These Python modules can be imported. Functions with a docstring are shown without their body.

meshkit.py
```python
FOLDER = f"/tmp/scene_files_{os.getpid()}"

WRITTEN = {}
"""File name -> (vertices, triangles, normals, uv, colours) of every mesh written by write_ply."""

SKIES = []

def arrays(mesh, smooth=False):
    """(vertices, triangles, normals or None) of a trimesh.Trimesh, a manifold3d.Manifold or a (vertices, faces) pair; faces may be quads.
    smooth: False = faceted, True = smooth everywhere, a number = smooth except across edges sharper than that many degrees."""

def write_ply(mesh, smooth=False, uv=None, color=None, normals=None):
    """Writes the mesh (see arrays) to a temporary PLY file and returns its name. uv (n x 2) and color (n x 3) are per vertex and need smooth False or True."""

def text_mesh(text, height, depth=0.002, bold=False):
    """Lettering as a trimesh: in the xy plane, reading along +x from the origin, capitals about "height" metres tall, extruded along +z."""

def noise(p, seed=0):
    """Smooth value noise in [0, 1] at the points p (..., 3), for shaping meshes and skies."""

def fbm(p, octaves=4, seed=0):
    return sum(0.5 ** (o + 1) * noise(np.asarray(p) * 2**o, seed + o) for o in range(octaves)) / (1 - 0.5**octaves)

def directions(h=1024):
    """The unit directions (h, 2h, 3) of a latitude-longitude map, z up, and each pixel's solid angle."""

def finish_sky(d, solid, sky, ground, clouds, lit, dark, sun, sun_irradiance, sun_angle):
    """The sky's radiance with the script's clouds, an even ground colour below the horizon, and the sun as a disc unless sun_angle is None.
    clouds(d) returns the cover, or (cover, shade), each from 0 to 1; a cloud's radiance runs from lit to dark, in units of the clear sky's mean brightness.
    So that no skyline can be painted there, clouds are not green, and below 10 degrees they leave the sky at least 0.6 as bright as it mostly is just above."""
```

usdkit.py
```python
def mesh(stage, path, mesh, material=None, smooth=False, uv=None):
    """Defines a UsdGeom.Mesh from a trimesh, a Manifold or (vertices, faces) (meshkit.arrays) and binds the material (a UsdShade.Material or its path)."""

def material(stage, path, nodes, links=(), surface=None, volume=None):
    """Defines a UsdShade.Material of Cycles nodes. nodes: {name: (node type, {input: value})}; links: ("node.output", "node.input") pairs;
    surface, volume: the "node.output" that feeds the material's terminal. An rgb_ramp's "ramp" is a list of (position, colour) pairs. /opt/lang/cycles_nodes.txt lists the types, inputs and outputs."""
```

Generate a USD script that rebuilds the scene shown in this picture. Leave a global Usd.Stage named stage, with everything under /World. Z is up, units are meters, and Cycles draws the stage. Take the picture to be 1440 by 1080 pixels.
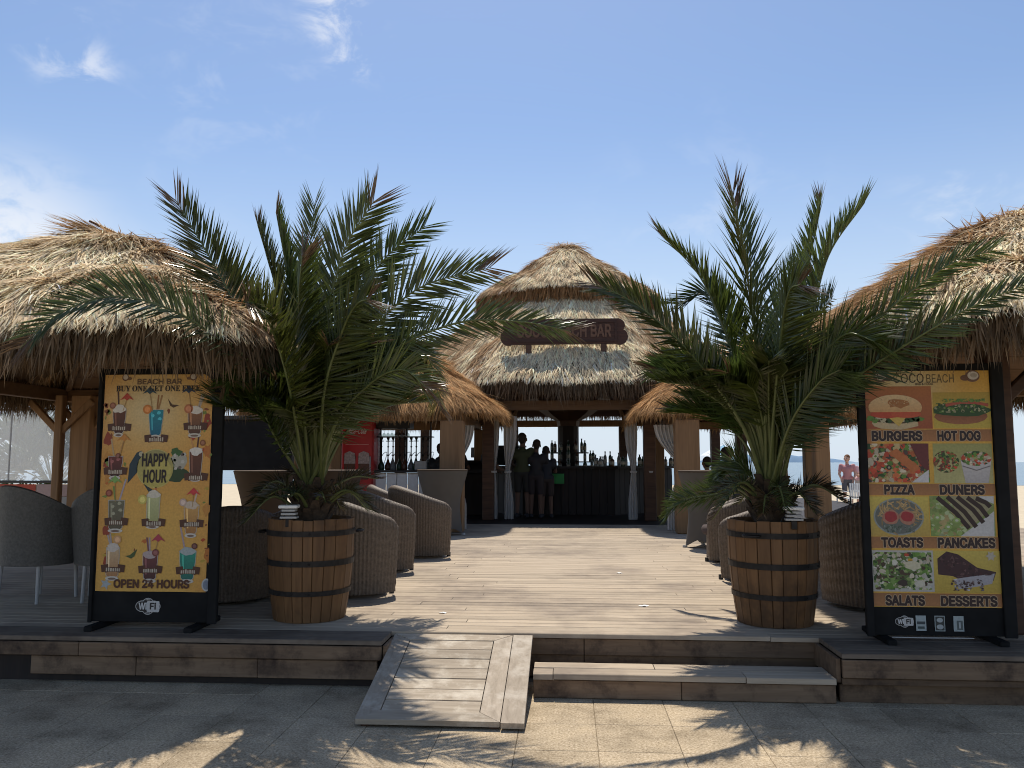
import math, glob, random
import numpy as np, trimesh, manifold3d as m3
import shapely, shapely.geometry as sg, shapely.affinity as sa
from shapely.ops import unary_union
from pxr import Usd, UsdGeom, UsdLux, UsdShade, Gf, Sdf, Vt
import usdkit, meshkit

stage = Usd.Stage.CreateInMemory()
UsdGeom.SetStageUpAxis(stage, 'Z'); UsdGeom.SetStageMetersPerUnit(stage, 1.0)
UsdGeom.Xform.Define(stage, '/World'); UsdGeom.Scope.Define(stage, '/World/Looks')
PI = math.pi

# ------------------------------------------------------------------ camera, sky, sun, exposure
CAM = np.array([0.0, 0.0, 1.5]); YAW, PITCH, FPX = math.radians(4.0), math.radians(5.55), 1130.0
EXPOSURE, SKY, SUN = 0.0, 0.138, 1.25
FWD = np.array([-math.sin(YAW)*math.cos(PITCH), math.cos(YAW)*math.cos(PITCH), math.sin(PITCH)])
RGT = np.array([math.cos(YAW), math.sin(YAW), 0.0]); UPV = np.cross(RGT, FWD)
cam = UsdGeom.Camera.Define(stage, '/World/camera')
cam.AddTransformOp().Set(Gf.Matrix4d(*RGT, 0, *UPV, 0, *(-FWD), 0, *CAM, 1))
cam.CreateHorizontalApertureAttr(36.0); cam.CreateVerticalApertureAttr(27.0)
cam.CreateFocalLengthAttr(36.0*FPX/1440.0); cam.CreateClippingRangeAttr(Gf.Vec2f(0.05, 100000))
cam.CreateExposureAttr(EXPOSURE)
ELEV, AZ = math.radians(64.5), math.atan2(-0.14, 1.0)
SDIR = np.array([math.sin(AZ)*math.cos(ELEV), math.cos(AZ)*math.cos(ELEV), math.sin(ELEV)])
sun = UsdLux.DistantLight.Define(stage, '/World/sun')
sun.CreateIntensityAttr(SUN); sun.CreateAngleAttr(0.53); sun.CreateNormalizeAttr(True); sun.CreateColorAttr(Gf.Vec3f(1.0, 0.93, 0.82))
zx = np.cross([0, 0, 1.0], SDIR); zx /= np.linalg.norm(zx); zy = np.cross(SDIR, zx)
sun.AddTransformOp().Set(Gf.Matrix4d(*zx, 0, *zy, 0, *SDIR, 0, 0, 0, 30, 1))
def dirof(px, py):
    d = FWD*FPX + RGT*(px-720) + UPV*(540-py); return d/np.linalg.norm(d)
nodes = {'sky': ('sky_texture', dict(sky_type='single_scattering', sun_disc=False, sun_elevation=ELEV, sun_rotation=AZ, altitude=0.0, air_density=1.0, aerosol_density=0.65, ozone_density=3.6)),
         'tc': ('texture_coordinate', {}),
         'map': ('mapping', dict(scale=(5.0, 5.0, 9.0))),
         'n': ('noise_texture', dict(scale=2.6, detail=8.0, roughness=0.62, distortion=0.5)),
         'bg': ('background_shader', dict(strength=SKY))}
links = [('tc.generated', 'map.vector'), ('map.vector', 'n.vector')]
prev = None
for i, (px, py, rad, thr, amt) in enumerate([(80, 60, .055, .47, .75), (125, 95, .045, .47, .6), (470, 20, .06, .45, .85), (500, 70, .055, .47, .75), (0, 320, .11, .38, .85), (10, 372, .15, .30, .95), (110, 385, .10, .40, .7), (1350, 290, .10, .45, .3), (1000, 330, .2, .45, .15), (330, 120, .22, .48, .14)]):
    d = dirof(px, py)
    nodes[f'dist{i}'] = ('mix', dict(mix_type='subtract', fac=1.0, color2=tuple(d)))
    nodes[f'sep{i}'] = ('separate_xyz', {})
    for c in 'xyz':
        nodes[f'sq{c}{i}'] = ('math', dict(math_type='multiply'))
        links += [(f'sep{i}.{c}', f'sq{c}{i}.value1'), (f'sep{i}.{c}', f'sq{c}{i}.value2')]
    nodes[f'a{i}'] = ('math', dict(math_type='add')); nodes[f'b{i}'] = ('math', dict(math_type='add'))
    nodes[f'r{i}'] = ('math', dict(math_type='sqrt'))
    nodes[f'm{i}'] = ('map_range', dict(range_type='smoothstep', clamp=True, from_min=rad, from_max=0.0, to_min=0.0, to_max=1.0))
    nodes[f'k{i}'] = ('map_range', dict(range_type='smoothstep', clamp=True, from_min=thr, from_max=thr+.22, to_min=0.0, to_max=amt))
    nodes[f'p{i}'] = ('math', dict(math_type='multiply'))
    links += [('tc.generated', f'dist{i}.color1'), (f'dist{i}.color', f'sep{i}.vector'), (f'sqx{i}.value', f'a{i}.value1'), (f'sqy{i}.value', f'a{i}.value2'),
              (f'a{i}.value', f'b{i}.value1'), (f'sqz{i}.value', f'b{i}.value2'), (f'b{i}.value', f'r{i}.value1'), (f'r{i}.value', f'm{i}.value'),
              ('n.fac', f'k{i}.value'), (f'm{i}.result', f'p{i}.value1'), (f'k{i}.result', f'p{i}.value2')]
    if prev:
        nodes[f's{i}'] = ('math', dict(math_type='maximum')); links += [(prev, f's{i}.value1'), (f'p{i}.value', f's{i}.value2')]; prev = f's{i}.value'
    else:
        prev = f'p{i}.value'
nodes['mixc'] = ('mix', dict(mix_type='mix', color2=(6.6, 6.8, 7.2)))
nodes['dz'] = ('separate_xyz', {}); nodes['low'] = ('map_range', dict(range_type='smoothstep', clamp=True, from_min=.42, from_max=.0, to_min=0.0, to_max=.9))
nodes['seahaze'] = ('mix', dict(mix_type='mix', color2=(5.0, 5.75, 6.6)))           # pale sea haze along the whole horizon
links += [('tc.generated', 'dz.vector'), ('dz.z', 'low.value'), ('low.result', 'seahaze.fac'), ('sky.color', 'seahaze.color1'), ('seahaze.color', 'mixc.color1'), (prev, 'mixc.fac'), ('mixc.color', 'bg.color')]
skymat = usdkit.material(stage, '/World/Looks/sky_air', nodes, links, surface='bg.background')
dome = UsdLux.DomeLight.Define(stage, '/World/sky')
UsdShade.MaterialBindingAPI.Apply(dome.GetPrim()).Bind(skymat)
dome.GetPrim().SetCustomDataByKey('kind', 'structure')

# ------------------------------------------------------------------ helpers
_names = {}
def numbered(parent, name):
    k = _names.get((parent, name), 0); _names[(parent, name)] = k+1
    return f'{parent}/{name}' if k == 0 else f'{parent}/{name}_{k:03d}'
def tag(p, label=None, cat=None, group=None, kind=None):
    for k, v in (('label', label), ('category', cat), ('group', group), ('kind', kind)):
        if v: p.SetCustomDataByKey(k, v)
    return p
def mtx(loc=(0, 0, 0), rz=0.0, s=1.0, rx=0.0):
    m = Gf.Matrix4d(1.0); m.SetScale(s)
    if rx: m = m*Gf.Matrix4d().SetRotate(Gf.Rotation(Gf.Vec3d(1, 0, 0), math.degrees(rx)))
    m = m*Gf.Matrix4d().SetRotate(Gf.Rotation(Gf.Vec3d(0, 0, 1), math.degrees(rz)))
    return m*Gf.Matrix4d().SetTranslate(Gf.Vec3d(*map(float, loc)))
def thing(name, label=None, cat=None, loc=(0, 0, 0), rz=0.0, group=None, kind=None, s=1.0, rx=0.0):
    x = UsdGeom.Xform.Define(stage, numbered('/World', name)); x.AddTransformOp().Set(mtx(loc, rz, s, rx))
    return tag(x.GetPrim(), label, cat, group, kind)
def dup(src, label, loc, rz=0.0, group=None, s=1.0, rx=0.0):
    base = src.GetPath().name
    x = UsdGeom.Xform.Define(stage, numbered('/World', base)); x.AddTransformOp().Set(mtx(loc, rz, s, rx))
    p = x.GetPrim(); p.GetReferences().AddInternalReference(src.GetPath()); p.SetInstanceable(True)
    return tag(p, label, None, group)
def obj(name, mesh, mat, parent=None, smooth=False, col=None, label=None, cat=None, group=None, kind=None):
    pp = parent.GetPath().pathString if parent is not None else '/World'
    m = usdkit.mesh(stage, numbered(pp, name), mesh, mat, smooth)
    if col is not None:
        UsdGeom.PrimvarsAPI(m).CreatePrimvar('col', Sdf.ValueTypeNames.Color3fArray, 'vertex').Set(Vt.Vec3fArray.FromNumpy(np.asarray(col, np.float32)))
    return tag(m.GetPrim(), label, cat, group, kind)
class MB:
    def __init__(s): s.v, s.f, s.c, s.n = [], [], [], 0
    def add(s, v, f, c=None):
        v = np.asarray(v, float); f = np.asarray(f, int)
        if f.shape[1] == 4: f = np.vstack([f[:, [0, 1, 2]], f[:, [0, 2, 3]]])
        s.v.append(v); s.f.append(f+s.n); s.n += len(v)
        s.c.append(np.broadcast_to(np.asarray((1, 1, 1) if c is None else c, float), (len(v), 3)))
        return s
    def mesh(s): return (np.vstack(s.v), np.vstack(s.f))
    def col(s): return np.vstack(s.c)
    def box(s, lo, hi, c=None, bev=0.0):
        v, f = boxm(lo, hi, bev); return s.add(v, f, c)
    def tm(s, t, c=None): return s.add(t.vertices, t.faces, c)
    def tube(s, pts, r, n=8, c=None):
        v, f = tubem(pts, r, n); return s.add(v, f, c)
def boxm(lo, hi, bev=0.0):
    lo, hi = np.minimum(lo, hi).astype(float), np.maximum(lo, hi).astype(float)
    if bev <= 0:
        v = np.array([[x, y, z] for z in (lo[2], hi[2]) for y in (lo[1], hi[1]) for x in (lo[0], hi[0])])
        f = [[0, 2, 3, 1], [4, 5, 7, 6], [0, 1, 5, 4], [2, 6, 7, 3], [0, 4, 6, 2], [1, 3, 7, 5]]
        return v, np.array(f)
    b = min(bev, (hi-lo).min()*.45); pts = []
    for a in range(3):
        for sx in (0, 1):
            for sy in (0, 1):
                for sz in (0, 1):
                    p = np.array([(lo[0]+b, hi[0]-b)[sx], (lo[1]+b, hi[1]-b)[sy], (lo[2]+b, hi[2]-b)[sz]])
                    p[a] = (lo[a], hi[a])[(sx, sy, sz)[a]]; pts.append(p)
    h = trimesh.convex.convex_hull(np.array(pts)); return np.array(h.vertices), np.array(h.faces)
def tubem(pts, r, n=8):
    p = np.asarray(pts, float); r = np.broadcast_to(np.asarray(r, float), (len(p),))
    t = np.gradient(p, axis=0); t /= np.linalg.norm(t, axis=1, keepdims=True)+1e-12
    ref = np.array([0, 0, 1.0]) if abs(t[:, 2]).mean() < .8 else np.array([1.0, 0, 0])
    a = np.cross(t, ref); a /= np.linalg.norm(a, axis=1, keepdims=True)+1e-12; b = np.cross(t, a)
    an = np.arange(n)*2*PI/n
    v = (p[:, None]+r[:, None, None]*(np.cos(an)[None, :, None]*a[:, None]+np.sin(an)[None, :, None]*b[:, None])).reshape(-1, 3)
    i, j = np.meshgrid(np.arange(len(p)-1), np.arange(n), indexing='ij')
    q = np.stack([i*n+j, i*n+(j+1) % n, (i+1)*n+(j+1) % n, (i+1)*n+j], -1).reshape(-1, 4)
    f = np.vstack([q[:, [0, 1, 2]], q[:, [0, 2, 3]]]); k = len(v)
    v = np.vstack([v, p[:1], p[-1:]])
    f = np.vstack([f, [[k, (j+1) % n, j] for j in range(n)], [[k+1, (len(p)-1)*n+j, (len(p)-1)*n+(j+1) % n] for j in range(n)]])
    return v, f
def lathe(prof, n=24, c=(0, 0, 0)):
    prof = np.asarray(prof, float); an = np.arange(n)*2*PI/n
    v = np.stack([prof[:, None, 0]*np.cos(an), prof[:, None, 0]*np.sin(an), np.broadcast_to(prof[:, 1:2], (len(prof), n))], -1).reshape(-1, 3)+np.array(c)
    i, j = np.meshgrid(np.arange(len(prof)-1), np.arange(n), indexing='ij')
    q = np.stack([i*n+j, i*n+(j+1) % n, (i+1)*n+(j+1) % n, (i+1)*n+j], -1).reshape(-1, 4)
    return v, q
def grid(P):
    a, b = P.shape[:2]; i, j = np.meshgrid(np.arange(a-1), np.arange(b-1), indexing='ij')
    return P.reshape(-1, 3), np.stack([i*b+j, (i+1)*b+j, (i+1)*b+j+1, i*b+j+1], -1).reshape(-1, 4)
def rotz(v, a, c=(0, 0, 0)):
    c = np.asarray(c, float); v = np.asarray(v, float)-c; ca, sa_ = math.cos(a), math.sin(a)
    return np.stack([v[:, 0]*ca-v[:, 1]*sa_, v[:, 0]*sa_+v[:, 1]*ca, v[:, 2]], 1)+c
def beam(mb, a, b, w, h, c=None):
    a, b = np.asarray(a, float), np.asarray(b, float); d = b-a; L = np.linalg.norm(d); d /= L
    up = np.array([0, 0, 1.0]) if abs(d[2]) < .95 else np.array([0, 1.0, 0])
    s = np.cross(d, up); s /= np.linalg.norm(s); u = np.cross(s, d)
    v, f = boxm((0, -w/2, -h/2), (L, w/2, h/2), .008)
    return mb.add(a+v[:, :1]*d+v[:, 1:2]*s+v[:, 2:]*u, f, c)
def at(px, py, Y):
    """the point of the place, on the vertical plane y = Y, that was measured at this spot of the photograph"""
    d = dirof(px, py); return CAM+d*(Y/d[1])

# ------------------------------------------------------------------ materials
L = '/World/Looks/'
def mat_wood(name, c1, c2, scale=(1.5, 30, 30), rough=.75, rnd=.35, bump=.25, stain=None, stain_scale=1.3):
    n = {'g': ('texture_coordinate', {}) , 'geo': ('geometry', {}), 'oi': ('object_info', {}),
         'map': ('mapping', dict(scale=scale)), 'n': ('noise_texture', dict(scale=1.0, detail=6.0, roughness=.65, distortion=.6)),
         'ramp': ('rgb_ramp', dict(ramp=[(0.28, c1), (.72, c2)])),
         'n2': ('noise_texture', dict(scale=stain_scale, detail=5.0, roughness=.7)),
         'r2': ('map_range', dict(clamp=True, from_min=.48, from_max=.68, to_min=0.0, to_max=1.0 if stain else 0.0)),
         'st': ('mix', dict(mix_type='mix', color2=stain or c1)),
         'mr': ('map_range', dict(clamp=True, from_min=0.0, from_max=1.0, to_min=1.0-rnd, to_max=1.0+rnd*.6)),
         'mul': ('hsv', dict(hue=.5, saturation=1.0)), 'b': ('bump', dict(strength=bump, distance=.01)),
         'p': ('principled_bsdf', dict(roughness=rough, specular_ior_level=.3))}
    l = [('geo.position', 'map.vector'), ('map.vector', 'n.vector'), ('n.fac', 'ramp.fac'), ('geo.position', 'n2.vector'), ('n2.fac', 'r2.value'), ('ramp.color', 'st.color1'), ('r2.result', 'st.fac'),
         ('oi.random', 'mr.value'), ('mr.result', 'mul.value'), ('st.color', 'mul.color'), ('mul.color', 'p.base_color'), ('n.fac', 'b.height'), ('b.normal', 'p.normal')]
    return usdkit.material(stage, L+name, n, l, surface='p.BSDF')
def mat_plain(name, c, rough=.6, var=.15, scale=14.0, metal=0.0, spec=.4, bump=0.0, transl=None):
    c = np.array(c, float)
    n = {'geo': ('geometry', {}), 'n': ('noise_texture', dict(scale=scale, detail=5.0, roughness=.65)),
         'ramp': ('rgb_ramp', dict(ramp=[(.3, tuple(c*(1-var))), (.7, tuple(c*(1+var)))])), 'b': ('bump', dict(strength=bump, distance=.01)),
         'p': ('principled_bsdf', dict(roughness=rough, metallic=metal, specular_ior_level=spec))}
    l = [('geo.position', 'n.vector'), ('n.fac', 'ramp.fac'), ('ramp.color', 'p.base_color')]
    if bump: l += [('n.fac', 'b.height'), ('b.normal', 'p.normal')]
    s = 'p.BSDF'
    if transl:
        n['t'] = ('translucent_bsdf', dict(color=tuple(c))) if False else ('diffuse_bsdf', dict(color=tuple(c)))
        n['t'] = ('translucent_bsdf', dict(color=tuple(np.clip(c*1.2, 0, 1)))); n['mx'] = ('mix_closure', dict(fac=transl))
        l += [('p.BSDF', 'mx.closure1'), ('t.BSDF', 'mx.closure2')]; s = 'mx.closure'
    return usdkit.material(stage, L+name, n, l, surface=s)
def mat_col(name, rough=.7, spec=.3, transl=0.0, var=0.0, scale=30.0, sat=1.0, val=1.0):
    n = {'a': ('attribute', dict(attribute='col')), 'geo': ('geometry', {}), 'n': ('noise_texture', dict(scale=scale, detail=4.0)),
         'mr': ('map_range', dict(clamp=True, from_min=.3, from_max=.7, to_min=val*(1-var), to_max=val*(1+var))), 'h': ('hsv', dict(hue=.5, saturation=sat)),
         'p': ('principled_bsdf', dict(roughness=rough, specular_ior_level=spec))}
    l = [('geo.position', 'n.vector'), ('n.fac', 'mr.value'), ('mr.result', 'h.value'), ('a.color', 'h.color'), ('h.color', 'p.base_color')]
    s = 'p.BSDF'
    if transl:
        n['t'] = ('translucent_bsdf', {}); n['mx'] = ('mix_closure', dict(fac=transl))
        l += [('h.color', 't.color'), ('p.BSDF', 'mx.closure1'), ('t.BSDF', 'mx.closure2')]; s = 'mx.closure'
    return usdkit.material(stage, L+name, n, l, surface=s)
DECKW = mat_wood('weathered_deck_wood', (.335, .262, .185), (.50, .412, .305), (1.2, 34, 34), .8, .15, .2, (.24, .19, .145), .9)
RAMPW = mat_wood('grey_ramp_wood', (.27, .215, .155), (.44, .365, .275), (2.2, 30, 30), .8, .18, .3, (.56, .49, .39), 5.0)
RAMPL = mat_wood('grey_ramp_wood_lengthwise', (.28, .225, .165), (.46, .38, .29), (30, 2.2, 30), .8, .15, .3, (.54, .47, .38), 5.0)
FASC = mat_wood('stained_fascia_wood', (.12, .073, .042), (.23, .152, .092), (1.4, 22, 18), .75, .25, .4, (.05, .03, .02), 4.0)
POSTW = mat_wood('honey_pine', (.20, .11, .05), (.31, .18, .085), (18, 18, 1.2), .6, .2, .15)
BEAMW = mat_wood('brown_roof_timber', (.12, .066, .032), (.20, .115, .058), (2, 18, 18), .65, .25, .15)
DARKW = mat_wood('dark_brown_wood', (.045, .022, .013), (.10, .05, .028), (2, 20, 20), .55, .3, .3)
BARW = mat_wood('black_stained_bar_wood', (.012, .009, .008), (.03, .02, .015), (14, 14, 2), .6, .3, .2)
PLATW = mat_wood('dirty_platform_wood', (.13, .10, .075), (.22, .175, .13), (1.2, 26, 26), .8, .16, .25, (.08, .06, .045), 1.2)  # deck wood darkened: the shade on the platforms is put into the colour
STAVE = mat_wood('barrel_stave_wood', (.105, .050, .019), (.195, .10, .040), (22, 22, 1.4), .55, .18, .2, (.055, .028, .013), 2.2)
IRON = mat_plain('blackened_hoop_iron', (.02, .018, .017), .5, .4, 20, .6)
BLACK = mat_plain('black_painted_board', (.012, .012, .012), .8, .3, 6, spec=.12)
BLACKP = mat_plain('black_plastic', (.015, .015, .016), .4, .2, 6)
WHITE = mat_plain('white_painted_plastic', (.72, .72, .70), .45, .08, 12)
GREYP = mat_plain('grey_plastic', (.35, .35, .34), .5, .1, 12)
SOIL = mat_plain('potting_soil', (.035, .024, .016), .95, .5, 30, bump=.6)
SANDM = mat_plain('beach_sand', (.52, .44, .32), .95, .12, 3, spec=.1, bump=.2)
CURT = mat_plain('white_voile_curtain', (.62, .60, .57), .9, .05, 8, spec=.1, transl=.35)
STRETCH = mat_plain('grey_stretch_cloth', (.13, .122, .11), .85, .06, 8, spec=.15, transl=.12)
BEIGE = mat_plain('beige_stretch_cloth', (.10, .075, .055), .85, .06, 8, spec=.15, transl=.15)
CUSH = mat_plain('dark_seat_cushion', (.09, .07, .065), .9, .15, 40, spec=.1)
PRINT = mat_col('printed_vinyl', .42, .35, var=.11, scale=70, val=.76, sat=1.0)
PAINT = mat_col('coloured_paint', .6, .3, var=.06)
STRAW = mat_col('straw_thatch', .85, .15, .20, var=.2, scale=9)
LEAF = mat_col('palm_leaf', .27, .6, .34, var=.15, scale=12)
SKIN = mat_col('person_skin_and_cloth', .75, .25)
TRUNK = mat_plain('palm_trunk_fibre', (.055, .036, .022), .95, .45, 25, bump=.8)
UNDER = mat_plain('thatch_underlay', (.12, .075, .04), .95, .3, 10)
# rattan: fine weave relief
def mat_rattan(name, c1, c2):
    n = {'tc': ('texture_coordinate', {}), 'n': ('noise_texture', dict(scale=55.0, detail=3.0)), 'ramp': ('rgb_ramp', dict(ramp=[(.3, c1), (.7, c2)])),
         'n2': ('noise_texture', dict(scale=180.0, detail=2.0)), 'b': ('bump', dict(strength=.5, distance=.006)), 'p': ('principled_bsdf', dict(roughness=.55, specular_ior_level=.4))}
    return usdkit.material(stage, L+name, n, [('tc.object', 'n.vector'), ('n.fac', 'ramp.fac'), ('ramp.color', 'p.base_color'), ('tc.object', 'n2.vector'), ('n2.fac', 'b.height'), ('b.normal', 'p.normal')], surface='p.BSDF')
RATTAN = mat_rattan('taupe_rattan', (.10, .073, .052), (.18, .138, .10))
RATTANG = mat_rattan('grey_rattan', (.065, .062, .055), (.11, .105, .094))
# paving
n = {'geo': ('geometry', {}), 'oi': ('object_info', {}), 'n': ('noise_texture', dict(scale=75.0, detail=5.0, roughness=.8)), 'n2': ('noise_texture', dict(scale=2.3, detail=7.0, roughness=.65)),
     'v': ('voronoi_texture', dict(scale=90.0)),
     'ramp': ('rgb_ramp', dict(ramp=[(.34, (.17, .125, .075)), (.47, (.43, .34, .225)), (.55, (.52, .42, .29)), (.68, (.74, .63, .48))])), 'r2': ('rgb_ramp', dict(ramp=[(.33, (.55, .53, .50)), (.5, (.92, .91, .90)), (.68, (1.12, 1.10, 1.06))])),
     'mul': ('mix', dict(mix_type='multiply', fac=1.0)), 'mr': ('map_range', dict(clamp=True, from_min=0.0, from_max=1.0, to_min=.9, to_max=1.06)), 'h': ('hsv', dict(hue=.5, saturation=1.0)),
     'b': ('bump', dict(strength=.55, distance=.006)), 'p': ('principled_bsdf', dict(roughness=.9, specular_ior_level=.2))}
PAVE = usdkit.material(stage, L+'exposed_aggregate_paving', n, [('geo.position', 'n.vector'), ('geo.position', 'n2.vector'), ('n.fac', 'ramp.fac'), ('n2.fac', 'r2.fac'), ('ramp.color', 'mul.color1'), ('r2.color', 'mul.color2'),
     ('oi.random', 'mr.value'), ('mr.result', 'h.value'), ('mul.color', 'h.color'), ('h.color', 'p.base_color'), ('n.fac', 'b.height'), ('b.normal', 'p.normal')], surface='p.BSDF')
n = {'geo': ('geometry', {}), 'map': ('mapping', dict(scale=(.05, .25, .1))), 'n': ('noise_texture', dict(scale=1.5, detail=5.0)), 'b': ('bump', dict(strength=.4, distance=.4)),
     'p': ('principled_bsdf', dict(base_color=(.03, .09, .14), roughness=.18, specular_ior_level=.5))}
SEA = usdkit.material(stage, L+'sea_water', n, [('geo.position', 'map.vector'), ('map.vector', 'n.vector'), ('n.fac', 'b.height'), ('b.normal', 'p.normal')], surface='p.BSDF')
n = {'t': ('transparent_bsdf', dict(color=(.93, .95, .96))), 'd': ('translucent_bsdf', dict(color=(.80, .83, .85))), 'g': ('glossy_bsdf', dict(color=(.9, .9, .9), roughness=.12)), 'f': ('fresnel', dict(IOR=1.4)),
     'm': ('mix_closure', dict(fac=.30)), 'm2': ('mix_closure', {})}
VINYL = usdkit.material(stage, L+'milky_clear_vinyl', n, [('t.BSDF', 'm.closure1'), ('d.BSDF', 'm.closure2'), ('f.fac', 'm2.fac'), ('m.closure', 'm2.closure1'), ('g.BSDF', 'm2.closure2')], surface='m2.closure')
n = {'t': ('transparent_bsdf', dict(color=(.75, .8, .78))), 'g': ('glossy_bsdf', dict(color=(.9, .9, .9), roughness=.05)), 'm2': ('mix_closure', dict(fac=.2))}
GLASS = usdkit.material(stage, L+'drinking_glass', n, [('t.BSDF', 'm2.closure1'), ('g.BSDF', 'm2.closure2')], surface='m2.closure')

# ------------------------------------------------------------------ setting: ground, paving, sand, sea, headland
DZ = 0.31                                                       # top of the deck
FY, LY, RY = 5.74, 5.42, 5.27                                    # front edges: centre deck, left platform, right platform
LX, RX = -1.25, 1.69
def sheet(lo, hi, z, n=2):
    xs = np.linspace(lo[0], hi[0], n); ys = np.linspace(lo[1], hi[1], n)
    P = np.stack([*np.meshgrid(xs, ys, indexing='ij'), np.full((n, n), z)], -1)
    v, f = grid(P); return v, f
obj('ground', sheet((-400, -200), (400, 62), -.03), SANDM, kind='structure')
obj('sea', sheet((-9000, 55), (9000, 16000), -.02), SEA, kind='structure')
pav = thing('pavement', kind='structure')
obj('paving_bed', sheet((-12, -8), (12, 5.9), -.012), mat_plain('paving_joint', (.24, .185, .12), .95, .2, 20), pav)
rs = np.random.RandomState(3)
SL = .435
for i in range(-11, 11):
    for j in range(0, 13):
        x0, y0 = i*SL+.145, j*SL+.02
        far = y0 < 3.2
        if far: continue
        g = .0012
        z = .0+rs.uniform(-.0012, .0012)
        v, f = boxm((x0+g, y0+g, -.03), (x0+SL-g, y0+SL-g, z), .0025)
        obj('paving_slab', (v, f), PAVE, pav)
mb = MB()
for i in range(-18, 18):
    for j in range(-14, 8):
        x0, y0 = i*SL+.145, j*SL+.02
        if y0+SL > 5.6 or (y0 >= 3.2 and -11 <= i < 11): continue
        mb.box((x0+.0035, y0+.0035, -.03), (x0+SL-.0035, y0+SL-.0035, 0))
obj('far_slabs', mb.mesh(), PAVE, pav, kind='stuff')
# headland across the bay
xs = np.linspace(-500, 600, 60); hh = 16*np.clip(1-((xs-160)/420)**2, 0, 1)*(.6+.8*meshkit.fbm(np.stack([xs*.012, xs*0, xs*0], 1), 4, 5))
P = np.zeros((60, 5, 3))
for k, (dy, hz) in enumerate(((0, 0), (40, .6), (120, 1.0), (240, .7), (400, 0))):
    P[:, k, 0] = xs+900; P[:, k, 1] = 4200+dy; P[:, k, 2] = hh*hz*2.4-.5
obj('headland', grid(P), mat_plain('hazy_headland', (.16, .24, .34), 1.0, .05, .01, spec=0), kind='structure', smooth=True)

# ------------------------------------------------------------------ deck, platforms, step, ramp
deck = thing('deck', kind='structure')
rd = random.Random(5)
def plank(parent, x0, x1, y0, y1, z1, th=.03, mat=DECKW, name='plank'):
    z1 += rd.uniform(-.002, .002)
    pts = []
    b = .004
    for x in (x0, x1):
        pts += [(x, y0, z1-th), (x, y1, z1-th), (x, y0, z1-b), (x, y1, z1-b), (x, y0+b, z1), (x, y1-b, z1)]
    h = trimesh.convex.convex_hull(np.array(pts))
    return obj(name, (np.array(h.vertices), np.array(h.faces)), mat, parent)
PW = .122
row = 0; y = FY
spans = []
while y < 15.6:
    cuts = [-8.2]
    for c in (-4.1, 0.0, 4.1):
        cuts.append(c+(-1.05 if row % 2 else 1.2)+rd.uniform(-.35, .35))
    cuts.append(8.2)
    for a, b in zip(cuts[:-1], cuts[1:]): spans.append((a+.002, b-.002, y))
    y += PW; row += 1
for a, b, yy in spans: plank(deck, a, b, yy+.0035, yy+PW-.0035, DZ)
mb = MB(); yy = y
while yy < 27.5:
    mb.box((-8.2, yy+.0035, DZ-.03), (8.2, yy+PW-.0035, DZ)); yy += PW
obj('bar_floor_planks', mb.mesh(), BARW, deck, kind='stuff')  # deck shade under the bar roof painted in as near-black planks
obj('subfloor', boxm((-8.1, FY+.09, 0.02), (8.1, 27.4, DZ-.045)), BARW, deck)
for yy in np.arange(LY, FY-.05, .13):                              # platform strips in front of the centre line, in the shade-darkened wood colour
    plank(deck, -8.2, -4.6, yy+.003, min(yy+.13, FY)-.003, DZ+.002, mat=PLATW); plank(deck, -4.596, LX, yy+.003, min(yy+.13, FY)-.003, DZ+.002, mat=PLATW)
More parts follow.
